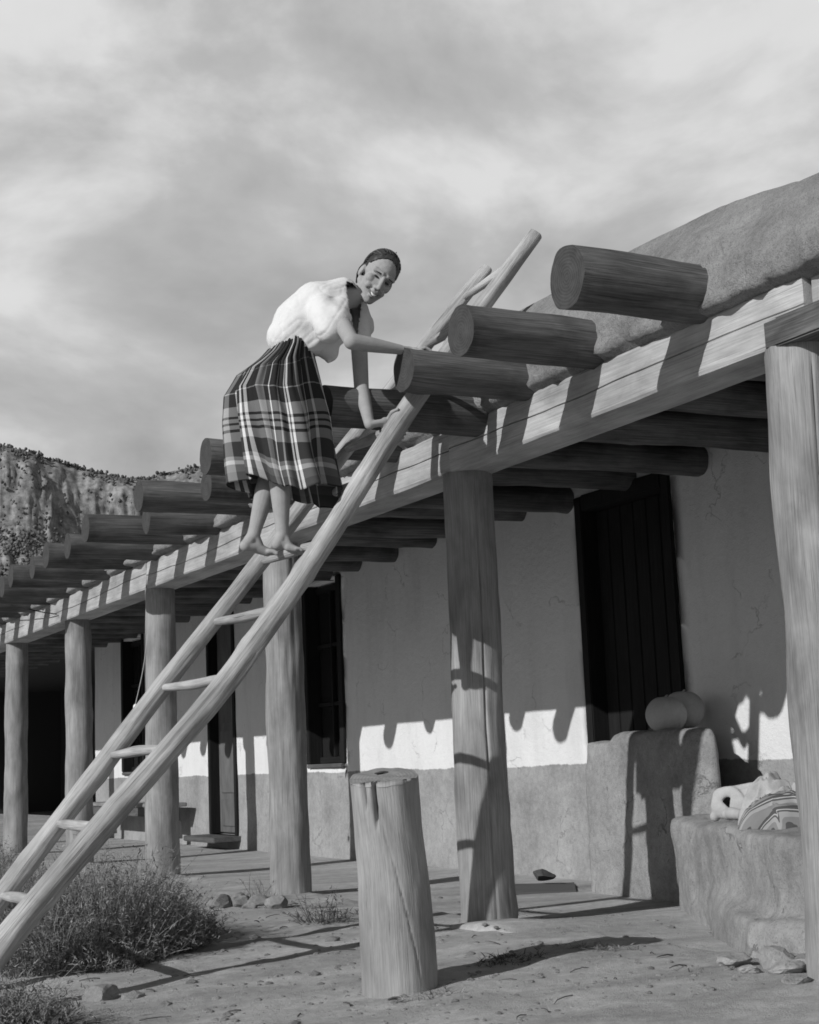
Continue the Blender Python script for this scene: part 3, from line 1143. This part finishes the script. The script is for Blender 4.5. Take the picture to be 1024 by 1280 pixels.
# eye sockets, nostril shade and smile creases pressed into the head
for s_ in (-1, 1):
    for (c, sg, dp) in (((s_ * .032, .003, .088), .014, .009), ((s_ * .034, -.062, .080), .007, .004)):
        cc = np.array(H(*c))
        dd = ((V - cc) ** 2).sum(1)
        V = V - np.array(hf) * (dp * HK * np.exp(-dd / (2 * (sg * HK) ** 2)))[:, None]
mk('body', V, F, M['skin'], person)


def hpart(name, centre, rad, mat, parent=person, nu=8, nv=14, tw=0.0):
    X = hs * math.cos(tw) + hu * math.sin(tw)
    Y_ = hu * math.cos(tw) - hs * math.sin(tw)
    V, F = sphere_pts(H(*centre), tuple(r * HK for r in rad), nu, nv, axes=(X, Y_, hf))
    return mk(name, V, F, mat, parent)


for s_ in (-1, 1):
    hpart('eye', (s_ * .031, .003, .073), (.0125, .0052, .010), M['dark_eye'])
    hpart('eyebrow', (s_ * .033, .024, .0855), (.018, .0030, .006), M['hair'], tw=-s_ * .16)
def smile(name, w, u0, rise, f0, r, mat):
    pts = [H(w * t, u0 + rise * t * t, f0 - .020 * t * t) for t in (-1, -.7, -.35, 0, .35, .7, 1)]
    V, F, G, a, b = path_log(pts, [r * k * HK for k in (.35, .75, 1, 1, 1, .75, .35)], seg=10, step=.004, lump=0)
    mk(name, V, F, mat, person)


smile('lips', .028, -.076, .015, .0940, .0080, M['lip'])
smile('teeth', .022, -.0745, .011, .1000, .0048, M['teeth'])

# hair drawn back, with a knot behind
hb = Blob()
hb.ball(H(0, .043, -.020), tuple(r * HK for r in (.083, .095, .101)), axes=(hs, hu, hf))
hb.ball(H(0, -.01, -.055), tuple(r * HK for r in (.081, .083, .065)), axes=(hs, hu, hf))
hb.ball(H(-.01, -.035, -.115), tuple(r * HK for r in (.045, .04, .038)), axes=(hs, hu, hf))
V, N, F = hb.fuse(.005, 6, .5)
L = np.stack([(V - np.array(HC)) @ np.array(a) for a in (hs, hu, hf)], 1) / HK
D = np.array([.006 * nz((l[0] * 26, l[1] * 5, l[2] * 26), 1, 1) + .003 * nz((l[0] * 80, l[1] * 10, l[2] * 80), 1, 2) for l in L])
V = V + N * D[:, None]
face = (((L[:, 0] + .007) / .078) ** 2 + ((L[:, 1] + .012) / .117) ** 2 < 1) & (L[:, 2] > -.0)
low = (L[:, 1] < np.where(L[:, 0] > .03, -.045, -.005)) & (L[:, 2] > -.055)
earz = (L[:, 0] < -.06) & (L[:, 1] < .012) & (L[:, 2] > -.05)
V2, F2, used = drop_faces(V, F, face | low | earz)
g = L[used]
hair = mk('hair', V2, F2, M['hair'], person, attr=np.stack([g[:, 0], g[:, 2], g[:, 1]], 1))
# combed strands running back from the hairline, and a few loose ones
VV, FF, GG = [], [], []
for k in range(260):
    if k < 235:
        th = random.uniform(-1.75, 1.75)
        pts = []
        f0 = random.uniform(-.02, .035) if abs(th) < 1.2 else random.uniform(-.05, -.005)
        sp = random.uniform(-.02, .02)
        for q in range(6):
            f_ = f0 - .024 * q
            rho = math.sqrt(max(.05, 1 - ((f_ + .020) / .104) ** 2))
            t2 = th * (1 + .05 * q) + sp * q
            pts.append(H(.0845 * rho * math.sin(t2), .043 + .0965 * rho * math.cos(t2), f_))
        rad = [.0012, .0022, .0024, .0024, .002, .001]
    else:
        th = random.uniform(.2, 1.6)
        p0 = H(.086 * math.sin(th), .043 + .097 * math.cos(th), -.04)
        p1 = p0 + (hs * math.sin(th) + hu * math.cos(th)) * random.uniform(.006, .018) - hf * .03
        pts = [p0, p0.lerp(p1, .5) + hu * .004, p1 - hu * random.uniform(0, .02)]
        rad = [.0009, .0008, .0005]
    v, f, g_, a, b = path_log(pts, rad, seg=5, rings=7, lump=0)
    o = len(VV)
    VV += v
    GG += [(g0 + k * .37, g1, g2) for g0, g1, g2 in g_]
    FF += [tuple(i + o for i in q) for q in f]
mk('hair_strand', VV, FF, M['hair'], hair, attr=GG)

# blouse
bl = Blob()
bl.chain([at(358, 421, 7.14), at(372, 404, 7.13), at(398, 383, 7.1), at(427, 367, 7.08)], [.100, .130, .135, .088], flat=1.2, side=UPV)
bl.chain([at(378, 412, 7.1), at(402, 415, 7.08), at(424, 408, 7.08)], [.105, .125, .090])
bl.cap(at(359, 422, 7.14), at(378, 424, 7.11), .106, .112)
bl.chain([at(400, 425, 7.07), at(410, 437, 7.07)], [.095, .060])
bl.chain([at(412, 445, 7.07), at(410, 452, 7.07)], [.045, .016])
bl.chain([at(390, 430, 7.05), at(382, 434, 7.05)], [.06, .04])
bl.cap(SR.lerp(NB, .6), at(420, 400, 6.89), .066, .080)
bl.cap(at(404, 388, 6.96), at(412, 412, 6.88), .085, .076)
bl.cap(SL.lerp(NB, .5), at(452, 408, 7.24), .058, .072)
bl.cap(at(447, 385, 7.22), at(449, 420, 7.18), .06, .066)
V, N, F = bl.fuse(.008, 34, .5)
tx = (NB - W_).normalized()
ty = tx.cross(UPV).normalized()
tz = tx.cross(ty)
D = []
for v in V:
    q = Vector(v) - W_
    a_, b_, c_ = q.dot(tx), q.dot(ty), q.dot(tz)
    ang = math.atan2(c_, b_)
    r1 = abs(nz((a_ * 4 + .8 * math.sin(ang), math.cos(ang) * 2.6, math.sin(ang) * 2.6), 1, 3))
    r2 = abs(nz((a_ * 9 - c_ * 7, b_ * 16 + a_ * 5, c_ * 14), 1, 8))
    D.append(-.003 * max(0, .13 - r1) / .13 - .002 * max(0, .12 - r2) / .12 + .006 * nz(v, 7, 4) + .0015 * nz(v, 40, 2))
V = V + N * np.array(D)[:, None]
# open neckline: a deep v on the chest side, cut along the line of sight of the wearer's front
nb = np.array(at(442, 362, 7.02))
cl = np.array(at(440, 413, 6.95))
axv = (cl - nb) / np.linalg.norm(cl - nb)
Lv = np.linalg.norm(cl - nb)
rel = V - nb
tt = rel @ axv
perp = rel - tt[:, None] * axv
right_ = np.array(RGT) - axv * (np.array(RGT) @ axv)
right_ /= np.linalg.norm(right_)
w_ = perp @ right_
facing = (N @ np.array((RGT * .75 - FWD * .66).normalized())) > .05
half = .030 * np.clip(1 - tt / Lv, 0, 1) + .010
kill = (np.abs(w_) < half) & (tt > -.02) & (tt < Lv * .95) & facing
kill |= np.linalg.norm(V - np.array(NB + (H(0, -.075, -.03) - NB) * .55), axis=1) < .051
V2, F2, used = drop_faces(V, F, kill)
blouse = mk('blouse', V2, F2, M['cloth'], person)
so = blouse.modifiers.new('thickness', 'SOLIDIFY')
so.thickness = .004
so.offset = 0

# skirt: gathered plaid cotton
def plaid():
    m, t, b = new_mat('plaid_cotton', .9, .12)
    uvn = nn(t, 'ShaderNodeUVMap', uv_map='UVMap')
    sx = nn(t, 'ShaderNodeSeparateXYZ')
    t.links.new(uvn.outputs[0], sx.inputs[0])

    def bands(src, period, lst, base):
        """stepped value over one repeat: lst of (start, value)"""
        f = math_n(t, 'FRACT', math_n(t, 'DIVIDE', src, period))
        return ramp(t, [(0., base)] + lst, f, 'CONSTANT')
    u = bands(sx.outputs[0], .30, [(.06, .80), (.10, .08), (.30, .5), (.34, .10), (.55, .85), (.60, .10), (.64, .78), (.68, .08), (.86, .42), (.95, .10)], .10)
    v = bands(sx.outputs[1], 1.0, [(.20, .35), (.205, .08), (.345, .42), (.352, .08), (.45, .42), (.53, .07), (.547, .42), (.575, .07), (.592, .42), (.62, .07), (.637, .42), (.70, .12), (.81, .36), (.84, .62), (.875, .30), (.93, .22)], .08)
    s = math_n(t, 'ADD', math_n(t, 'MULTIPLY', u, .50), math_n(t, 'MULTIPLY', v, .50))
    s = math_n(t, 'MULTIPLY', math_n(t, 'POWER', s, 1.65), 1.55)
    we = nn(t, 'ShaderNodeTexNoise', i_Scale=900., i_Detail=2.)
    t.links.new(uvn.outputs[0], we.inputs[0])
    s = math_n(t, 'MULTIPLY', s, ramp(t, [(.3, .75), (.7, 1.15)], we.outputs[0]))
    s = math_n(t, 'MINIMUM', s, .72)
    t.links.new(s, b.inputs['Base Color'])
    return m


M['plaid'] = plaid()
wc = at(361, 424, 7.14)
Tu = (at(372, 407, 7.13) - at(352, 440, 7.14)).normalized()      # trunk axis at the waist
nT, nV = 420, 72
V, UV = [], []
# stations: centre, half width along the climb (X), half width across (Y), hem tilt
st_ = [(0.0, at(361, 425, 7.14), .080, .100, .50), (.06, at(357, 436, 7.14), .105, .135, .42), (.18, at(346, 458, 7.15), .175, .185, .25), (.34, at(344, 490, 7.15), .225, .215, .08),
       (.55, at(350, 530, 7.15), .243, .235, -.02), (.8, at(357, 580, 7.15), .242, .235, -.09), (1.0, at(364, 616, 7.15), .246, .245, -.16)]


def lerp_st(v):
    for a, b in zip(st_, st_[1:]):
        if v <= b[0] + 1e-9:
            t = (v - a[0]) / (b[0] - a[0])
            return a[1].lerp(b[1], t), a[2] + (b[2] - a[2]) * t, a[3] + (b[3] - a[3]) * t, a[4] + (b[4] - a[4]) * t


for i in range(nV):
    v = i / (nV - 1)
    c, ra, rb, tl = lerp_st(v)
    for j in range(nT):
        th = 2 * math.pi * j / nT
        ct, sn = math.cos(th), math.sin(th)
        amp = .020 + .066 * v ** 1.15
        f = .46 * math.sin(th * 7 + 1.6 * math.sin(th * 2 + 1) + v * .9) + .26 * math.sin(th * 13 + 2.1 + 1.5 * math.sin(th * 3) - v * .8) + .34 * math.sin(th * 4 + 4 - v * 1.6) + .25 * nz((ct * 4, sn * 4, v * 1.5), 1, 9)
        g = math.sin(th * 34 + 3 * nz((ct * 2, sn * 2, 0), 1, 2)) * .009 * max(0, 1 - v * 1.8)
        k = 1 + 0
        x = ct * (ra + amp * f + g)
        y_ = sn * (rb + amp * f * .9 + g)
        z = tl * x + .025 * nz((ct * 3, sn * 3, v * 4), 1, 6) * v - .034 * v * math.sin(th * 3 + 1)
        V.append((c.x + x, c.y + y_, c.z + z))
        UV.append((th * .30 + .022 * math.sin(th * 4 + 1) + .012 * math.sin(th * 7 + v * 2) + .02 * (v - .5) * math.sin(th * 3), v + .012 * math.sin(th * 5)))
# seam column carries its own coordinates
Vn = np.array(V).reshape(nV, nT, 3)
Un = np.array(UV).reshape(nV, nT, 2)
Vn = np.concatenate([Vn, Vn[:, :1] * 1.0], 1)
last = Un[:, :1].copy()
last[..., 0] = 2 * math.pi * .30
Un = np.concatenate([Un, last], 1)
skirt = mk('skirt', Vn.reshape(-1, 3), grid_faces(nV, nT + 1), M['plaid'], person, uv=Un.reshape(-1, 2))
so = skirt.modifiers.new('thickness', 'SOLIDIFY')
so.thickness = .004
V, F = [], []
for i in range(5):
    c = wc + Tu * (-.012 + .012 * i)
    for j in range(60):
        th = 2 * math.pi * j / 60
        V.append((c.x + math.cos(th) * (.091 if 0 < i < 4 else .086), c.y + math.sin(th) * (.111 if 0 < i < 4 else .105), c.z + .5 * math.cos(th) * .09 + .003 * math.sin(th * 7)))
mk('waistband', V, grid_faces(5, 60, True), M['belt'], skirt)

# ------------------------------------------------------------------ weeds
def leaf_mat(name, lo, hi):
    m, t, b = new_mat(name, .9, .1)
    g = nn(t, 'ShaderNodeNewGeometry')
    t.links.new(ramp(t, [(0, lo), (1, hi)], g.outputs['Random Per Island']), b.inputs['Base Color'])
    return m


M['weed'] = leaf_mat('dry_weed', .09, .31)
M['dark_weed'] = leaf_mat('green_weed', .05, .15)


def weed(name, x, y, rx, ry, h, n, mat, label, group='weeds in the yard', seed=0, leaf=.5, lean=.5, cat='weed'):
    rr = random.Random(seed)
    V, F = [], []

    def strip(p, d, L, w, curve, seg=3):
        o = len(V)
        side = Vector((rr.uniform(-1, 1), rr.uniform(-1, 1), rr.uniform(-.3, .3))).normalized()
        for i in range(seg + 1):
            t = i / seg
            q = p + d * (L * t) + curve * (t * t)
            ww = w * (1 - t * .85)
            V.append(q - side * ww)
            V.append(q + side * ww)
        for i in range(seg):
            F.append((o + 2 * i, o + 2 * i + 1, o + 2 * i + 3, o + 2 * i + 2))
    for k in range(n):
        a = rr.uniform(0, 2 * math.pi)
        r = math.sqrt(rr.random())
        px, py = x + rx * r * math.cos(a), y + ry * r * math.sin(a)
        hh = h * (1 - .72 * r ** 3) * rr.uniform(.45, 1.1) * (.75 + .5 * nz((px * 2.3, py * 2.3, 0), 1, seed))
        d = Vector((lean * r * math.cos(a) + rr.uniform(-.35, .35), lean * r * math.sin(a) + rr.uniform(-.35, .35), 1)).normalized()
        p = Vector((px, py, ground_z(px, py) - .01))
        cv = Vector((rr.uniform(-.12, .12), rr.uniform(-.12, .12), -rr.uniform(0, .25) * hh))
        strip(p, d, hh, .0028, cv)
        if rr.random() < leaf:
            for q in range(14):
                t = rr.uniform(.25, 1)
                pos = p + d * (hh * t) + cv * (t * t)
                dd = Vector((rr.uniform(-1, 1), rr.uniform(-1, 1), rr.uniform(-.1, .9))).normalized()
                strip(pos, dd, rr.uniform(.015, .05), rr.uniform(.0018, .0045), Vector((0, 0, -.01)), 2)
    return mk(name, V, F, mat, label=label, cat=cat, group=group, loc=(x, y, 0), smooth=False)


weed('weed_clump', 2.26, 8.35, .64, .70, .76, 3800, M['weed'], 'broad bushy clump of dry weeds behind the foot of the ladder', seed=1, leaf=.9)
weed('weed_clump', 2.1, 9.0, .55, .8, .75, 1400, M['dark_weed'], 'tall dark weeds seen between the two ladder rails', seed=2, leaf=.9)
weed('weed_clump', 2.70, 8.45, .34, .38, .42, 900, M['weed'], 'ragged right end of the weeds, reaching towards the loose stones', seed=3, leaf=.8)
weed('weed_clump', 1.40, 6.2, .20, .28, .40, 800, M['weed'], 'low weeds in the lower left corner by the ladder foot', seed=4, leaf=.8)
weed('weed_clump', 2.75, 12.6, .8, 1.6, .5, 1000, M['weed'], 'grassy weeds growing along the posts far down the portal', seed=5, leaf=.6)
weed('weed_clump', 2.9, 16.5, .9, 2.4, .6, 700, M['dark_weed'], 'dark weeds at the far end of the portal beside the last posts', seed=15, leaf=.6)
weed('weed_clump', 3.72, 8.42, .16, .14, .30, 120, M['dark_weed'], 'small spiky weed between the log stump and the post behind it', seed=6, leaf=.4, lean=1.3)
weed('weed_clump', 3.98, 10.1, .12, .18, .38, 60, M['weed'], 'thin tuft of tall dry grass against a post base', seed=7, leaf=.1, lean=.8)
weed('grass_tuft', 3.62, 6.15, .16, .10, .10, 70, M['dark_weed'], 'small dry tuft growing in the long shadow of the stump', 'grass tufts on the bare ground', seed=8, leaf=.4, lean=1.4, cat='grass tuft')
weed('grass_tuft', 4.15, 6.15, .13, .10, .07, 50, M['weed'], 'faint tuft farther right at the tip of the stump shadow', 'grass tufts on the bare ground', seed=9, leaf=.4, lean=1.4, cat='grass tuft')
weed('grass_tuft', 2.96, 5.62, .10, .08, .10, 40, M['weed'], 'wisp of grass at the right foot of the log stump', 'grass tufts on the bare ground', seed=10, leaf=.3, lean=1.2, cat='grass tuft')

# ------------------------------------------------------------------ stones and clods
for k, (px, py, Y, s, lab) in enumerate((
        (277, 1127, 9.95, .085, 'dark stone at the left end of the stone group'), (303, 1122, 9.9, .07, 'upright dark stone in the stone group'), (296, 1110, 10.2, .06, 'small stone at the back of the stone group'),
        (322, 1120, 9.85, .075, 'rounded grey stone in the middle of the group'), (346, 1129, 9.55, .085, 'pale stone at the right end of the stone group'), (312, 1128, 9.7, .05, 'smallest stone at the front of the group'))):
    p = at(px, py, Y)
    rock('stone', (p.x, p.y, ground_z(p.x, p.y) + s * .3), (s * 1.2, s, s * .75), M['stone'], k * 2.3, lab, 'stone', 'loose stones by the third post', rot=k)
for k, (x, y, s, fl, lab) in enumerate((
        (4.22, 5.30, .11, .45, 'flat clod on the left of the broken mud heap'), (4.33, 5.16, .12, .7, 'arched clod on top of the broken mud heap'), (4.40, 5.03, .12, .6, 'big clod at the right edge of the broken mud heap'),
        (4.28, 5.02, .10, .5, 'clod at the front of the broken mud heap'), (4.16, 5.12, .07, .5, 'small clod in front of the broken mud heap'), (4.45, 5.2, .09, .6, 'clod behind the broken mud heap'), (4.12, 4.78, .09, .35, 'thin broken slab near the lower right corner'))):
    s *= .74
    rock('mud_clod', (x, y, ground_z(min(x, 4.2), y) + s * fl * .35), (s * 1.25, s, s * fl), M['adobe'], 50 + k * 3.1, lab, 'clod', 'broken mud clods by the nearest post', rough=.45, rot=k * 1.1)
rock('stone', (1.95, 6.85, ground_z(1.95, 6.85) + .02), (.11, .08, .05), M['stone'], 77, 'lone flat stone on the ground between the weeds and the camera', 'stone', rot=.4)
V, F = [], []
for k in range(1500):
    x, y = random.uniform(1.2, 5.2), random.uniform(4.8, 10.5)
    if random.random() < .5:
        y = 4.8 + abs(random.gauss(0, 1.8))
    if x > pf_edge(y) + .05 and random.random() < .7:
        continue
    s = abs(random.gauss(0, .007)) + .003 + (random.random() < .03) * random.uniform(.008, .02)
    o = len(V)
    z = ground_z(x, y) if x < pf_edge(y) else floor_z(x, y)
    for v in IV:
        V.append((x + v.x * s * 1.3 * random.uniform(.8, 1.2), y + v.y * s * random.uniform(.8, 1.2), z + v.z * s * .7))
    F += [tuple(i + o for i in f) for f in IF]
mk('pebbles', V, F, M['stone'], kind='stuff', smooth=False)

V, F, G = [], [], []
for k in range(90):
    x, y = random.uniform(1.4, 4.4), random.uniform(4.9, 10.5)
    a = random.uniform(0, 6.28)
    L = random.uniform(.03, .16)
    p0 = Vector((x, y, ground_z(x, y) + .004))
    p2 = Vector((x + L * math.cos(a), y + L * math.sin(a), ground_z(x + L * math.cos(a), y + L * math.sin(a)) + random.uniform(.003, .015)))
    p1 = p0.lerp(p2, .5) + Vector((random.uniform(-.1, .1) * L, random.uniform(-.1, .1) * L, .006))
    r = random.uniform(.0015, .004)
    v, f, g_, a_, b_ = path_log([p0, p1, p2], [r, r, r * .5], seg=5, rings=4, lump=0)
    o = len(V)
    V += v; G += g_; F += [tuple(i + o for i in q) for q in f]
mk('twig_litter', V, F, M['plank'], attr=G, kind='stuff')

# ------------------------------------------------------------------ mat, bench, cords
V, G = [], []
nx, ny = 26, 20
c0, c1, c2, c3 = (5.50, 9.42), (5.98, 9.18), (6.34, 9.75), (5.90, 10.02)
def mat_pt(a, b):
    x = (c0[0] * (1 - a) + c1[0] * a) * (1 - b) + (c3[0] * (1 - a) + c2[0] * a) * b
    y = (c0[1] * (1 - a) + c1[1] * a) * (1 - b) + (c3[1] * (1 - a) + c2[1] * a) * b
    return x, y
for top in (1, 0):
    for i in range(nx):
        for j in range(ny):
            x, y = mat_pt(i / (nx - 1), j / (ny - 1))
            V.append((x, y, floor_z(x, y) - .003 + .014 * top + (.010 * nz((x * 5, y * 5, 0), 1, 2) + .006 * abs(math.sin(j * 1.57))) * top))
F = grid_faces(nx, ny)
o = nx * ny
F += [tuple(i + o for i in f[::-1]) for f in grid_faces(nx, ny)]
ring = [j for j in range(ny)] + [i * ny + ny - 1 for i in range(1, nx)] + [(nx - 1) * ny + j for j in range(ny - 2, -1, -1)] + [i * ny for i in range(nx - 2, 0, -1)]
F += [(a, b, b + o, a + o) for a, b in zip(ring, ring[1:] + ring[:1])]
M['mat'] = plain('dark_woven_mat', .09, .95)
mk('door_mat', V, F, M['mat'], label='dark woven mat lying on the floor in front of the near door', cat='mat', loc=(5.9, 9.6, .036), smooth=False)
rock('folded_rag', (6.05, 9.72, .03), (.10, .07, .045), M['mat'], 12, 'dark crumpled rag lying on the door mat', 'rag')

bench = thing('wooden_bench', (6.25, 20.3, .036), 'low wooden bench with notched board legs under the far window', 'bench')
box('seat', (6.06, 6.44, 18.75, 22.1, .44, .49), M['post'], bench, axis=1)
box('apron', (6.09, 6.12, 18.9, 21.95, .32, .44), M['plank'], bench, axis=1)
for y in (18.95, 21.85):
    V = [(x, y + dy, z) for dy in (0, .04) for (x, z) in ((6.10, .44), (6.40, .44), (6.44, .036), (6.35, .036), (6.25, .26), (6.15, .036), (6.06, .036))]
    F = [(6, 5, 4, 3, 2, 1, 0), tuple(range(7, 14))] + [(i, (i + 1) % 7, 7 + (i + 1) % 7, 7 + i) for i in range(7)]
    mk('leg', V, F, M['plank'], bench, attr=[(v[0], v[1], v[2]) for v in V], smooth=False)


def cord(name, pts, r, label, cat, mat=None):
    V, F, G, a, b = path_log(pts, [r] * len(pts), seg=8, step=.08, lump=.0)
    return mk(name, V, F, mat or M['rope'], label=label, cat=cat, loc=pts[0])


c = cord('hanging_cord', [(4.24, 13.22, 2.56), (4.19, 13.3, 1.9), (4.13, 13.4, 1.50)], .004, 'thin cord hanging from the beam beside a post, with a small weight', 'cord')
V, F = sphere_pts((4.13, 13.4, 1.475), (.022, .022, .028), 8, 12)
mk('weight', V, F, M['teeth'], c)
cord('wire', [(4.17, 16.35, 2.62), (4.0, 17.0, 2.75), (3.5, 18.4, 3.15)], .006, 'dark wire slanting up from the beam end to a far viga', 'wire', M['black'])

# ------------------------------------------------------------------ bones and cloth on the mud bench
M['bone'] = adobe('bleached_bone', .36, .46, scale=5, bump=.15, speck=.08)
bz = .505
bo = Blob()
bc = Vector((5.42, 6.76, bz + .095))
fx = Vector((-.93, -.36, .05)).normalized()           # the hollow faces the yard
sx = Vector((.36, -.93, 0)).normalized()
for k in range(20):
    a0 = 2 * math.pi * k / 20
    f_ = lambda a, r=1.: bc + sx * (.062 * r * math.cos(a) * (1 + .12 * math.cos(a))) + Vector((0, 0, 1)) * (.056 * r * math.sin(a)) + fx * (.012 * math.cos(2 * a))
    bo.ball(f_(a0, 1.08), (.020, .042 + .012 * math.cos(a0 * 3 + .6), .036 + .008 * math.sin(a0 * 2 + 1)), axes=(fx, sx, Vector((0, 0, 1))))
bo.cap(bc + sx * .07 + Vector((0.03, 0, .03)), bc + sx * .20 + Vector((.05, 0, .05)), .035, .026)
bo.cap(bc + Vector((.02, 0, .06)), bc + sx * .12 + Vector((.05, 0, .085)), .026, .022)
bo.cap(bc - sx * .05 + Vector((0, 0, -.03)), bc - sx * .10 + Vector((.02, 0, -.075)), .026, .03)
V, N, F = bo.fuse(.006, 5, .5)
mk('pelvis_bone', V, F, M['bone'], label='bleached bone with a round hole lying on the mud bench', cat='bone', loc=(5.34, 6.80, bz))
b2 = Blob()
b2.chain([(5.38, 6.68, bz + .04), (5.33, 6.53, bz + .035), (5.28, 6.43, bz + .045)], [.035, .026, .038])
b2.ball((5.395, 6.715, bz + .035), (.042, .05, .035))
V, N, F = b2.fuse(.006, 5, .5)
mk('bone', V, F, M['bone'], label='short pale bone lying in front of the holed bone', cat='bone', loc=(5.3, 6.6, bz))


def stripes():
    m, t, b = new_mat('striped_blanket', .95, .05)
    uvn = nn(t, 'ShaderNodeUVMap', uv_map='UVMap')
    sx_ = nn(t, 'ShaderNodeSeparateXYZ')
    t.links.new(uvn.outputs[0], sx_.inputs[0])
    f = math_n(t, 'FRACT', math_n(t, 'MULTIPLY', sx_.outputs[1], 2.6))
    t.links.new(ramp(t, [(0, .30), (.30, .09), (.42, .38), (.50, .08), (.70, .20)], f, 'CONSTANT'), b.inputs['Base Color'])
    return m


M['stripe'] = stripes()
# crumpled cloths: folded sheets slumped over one another
def cloth_heap(name, mat, cx, cy, rx, ry, h, ang, seed, label, cat, base=0.0, sharp=1.0):
    n = 70
    V, UV = [], []
    ca, sa = math.cos(ang), math.sin(ang)
    for i in range(n):
        for j in range(n):
            u, v = 2 * i / (n - 1) - 1, 2 * j / (n - 1) - 1
            # square to disc
            a_, b_ = u * math.sqrt(1 - v * v / 2), v * math.sqrt(1 - u * u / 2)
            r = math.hypot(a_, b_)
            th = math.atan2(b_, a_)
            edge = 1 + .22 * nz((math.cos(th) * 1.5, math.sin(th) * 1.5, 0), 1, seed)
            px, py = a_ * rx * edge, b_ * ry * edge
            env = max(0, 1 - r ** 2.2) ** .75
            f1 = 1 - abs(nz((a_ * 1.7 + .6 * nz((a_, b_, 0), 2, seed), b_ * 3.0, 0), 1, seed + 3)) * 2.4
            f2 = 1 - abs(nz((a_ * 4.2 + b_ * 2, b_ * 6.5 - a_ * 2, 0), 1, seed + 6)) * 2.2
            z = h * env * (.56 + .34 * f1 + .08 * f2 * sharp)
            off = .05 * env * nz((a_ * 3, b_ * 3, 1), 1, seed + 8)
            V.append((cx + px * ca - py * sa + off, cy + px * sa + py * ca, base + max(0, z) + .004 - .035 * max(0, r - .8) / .2))
            UV.append((a_ + .1 * f1, b_ + .22 * f1 + .05 * f2))
    o = mk(name, V, grid_faces(n, n), mat, uv=UV, label=label, cat=cat, loc=(cx, cy, base))
    return o


cloth_heap('striped_blanket', M['stripe'], 5.22, 6.06, .27, .17, .17, -.5, 3, 'crumpled striped blanket slumped on the mud bench beside the bones', 'blanket', bz)
M['grey_cloth'] = adobe('grey_cotton', .30, .42, scale=6, bump=.12, speck=.08)
cloth_heap('pale_cloth', M['grey_cloth'], 5.30, 6.20, .20, .14, .27, -.5, 11, 'crumpled pale cloth heaped on the striped blanket', 'cloth', bz)
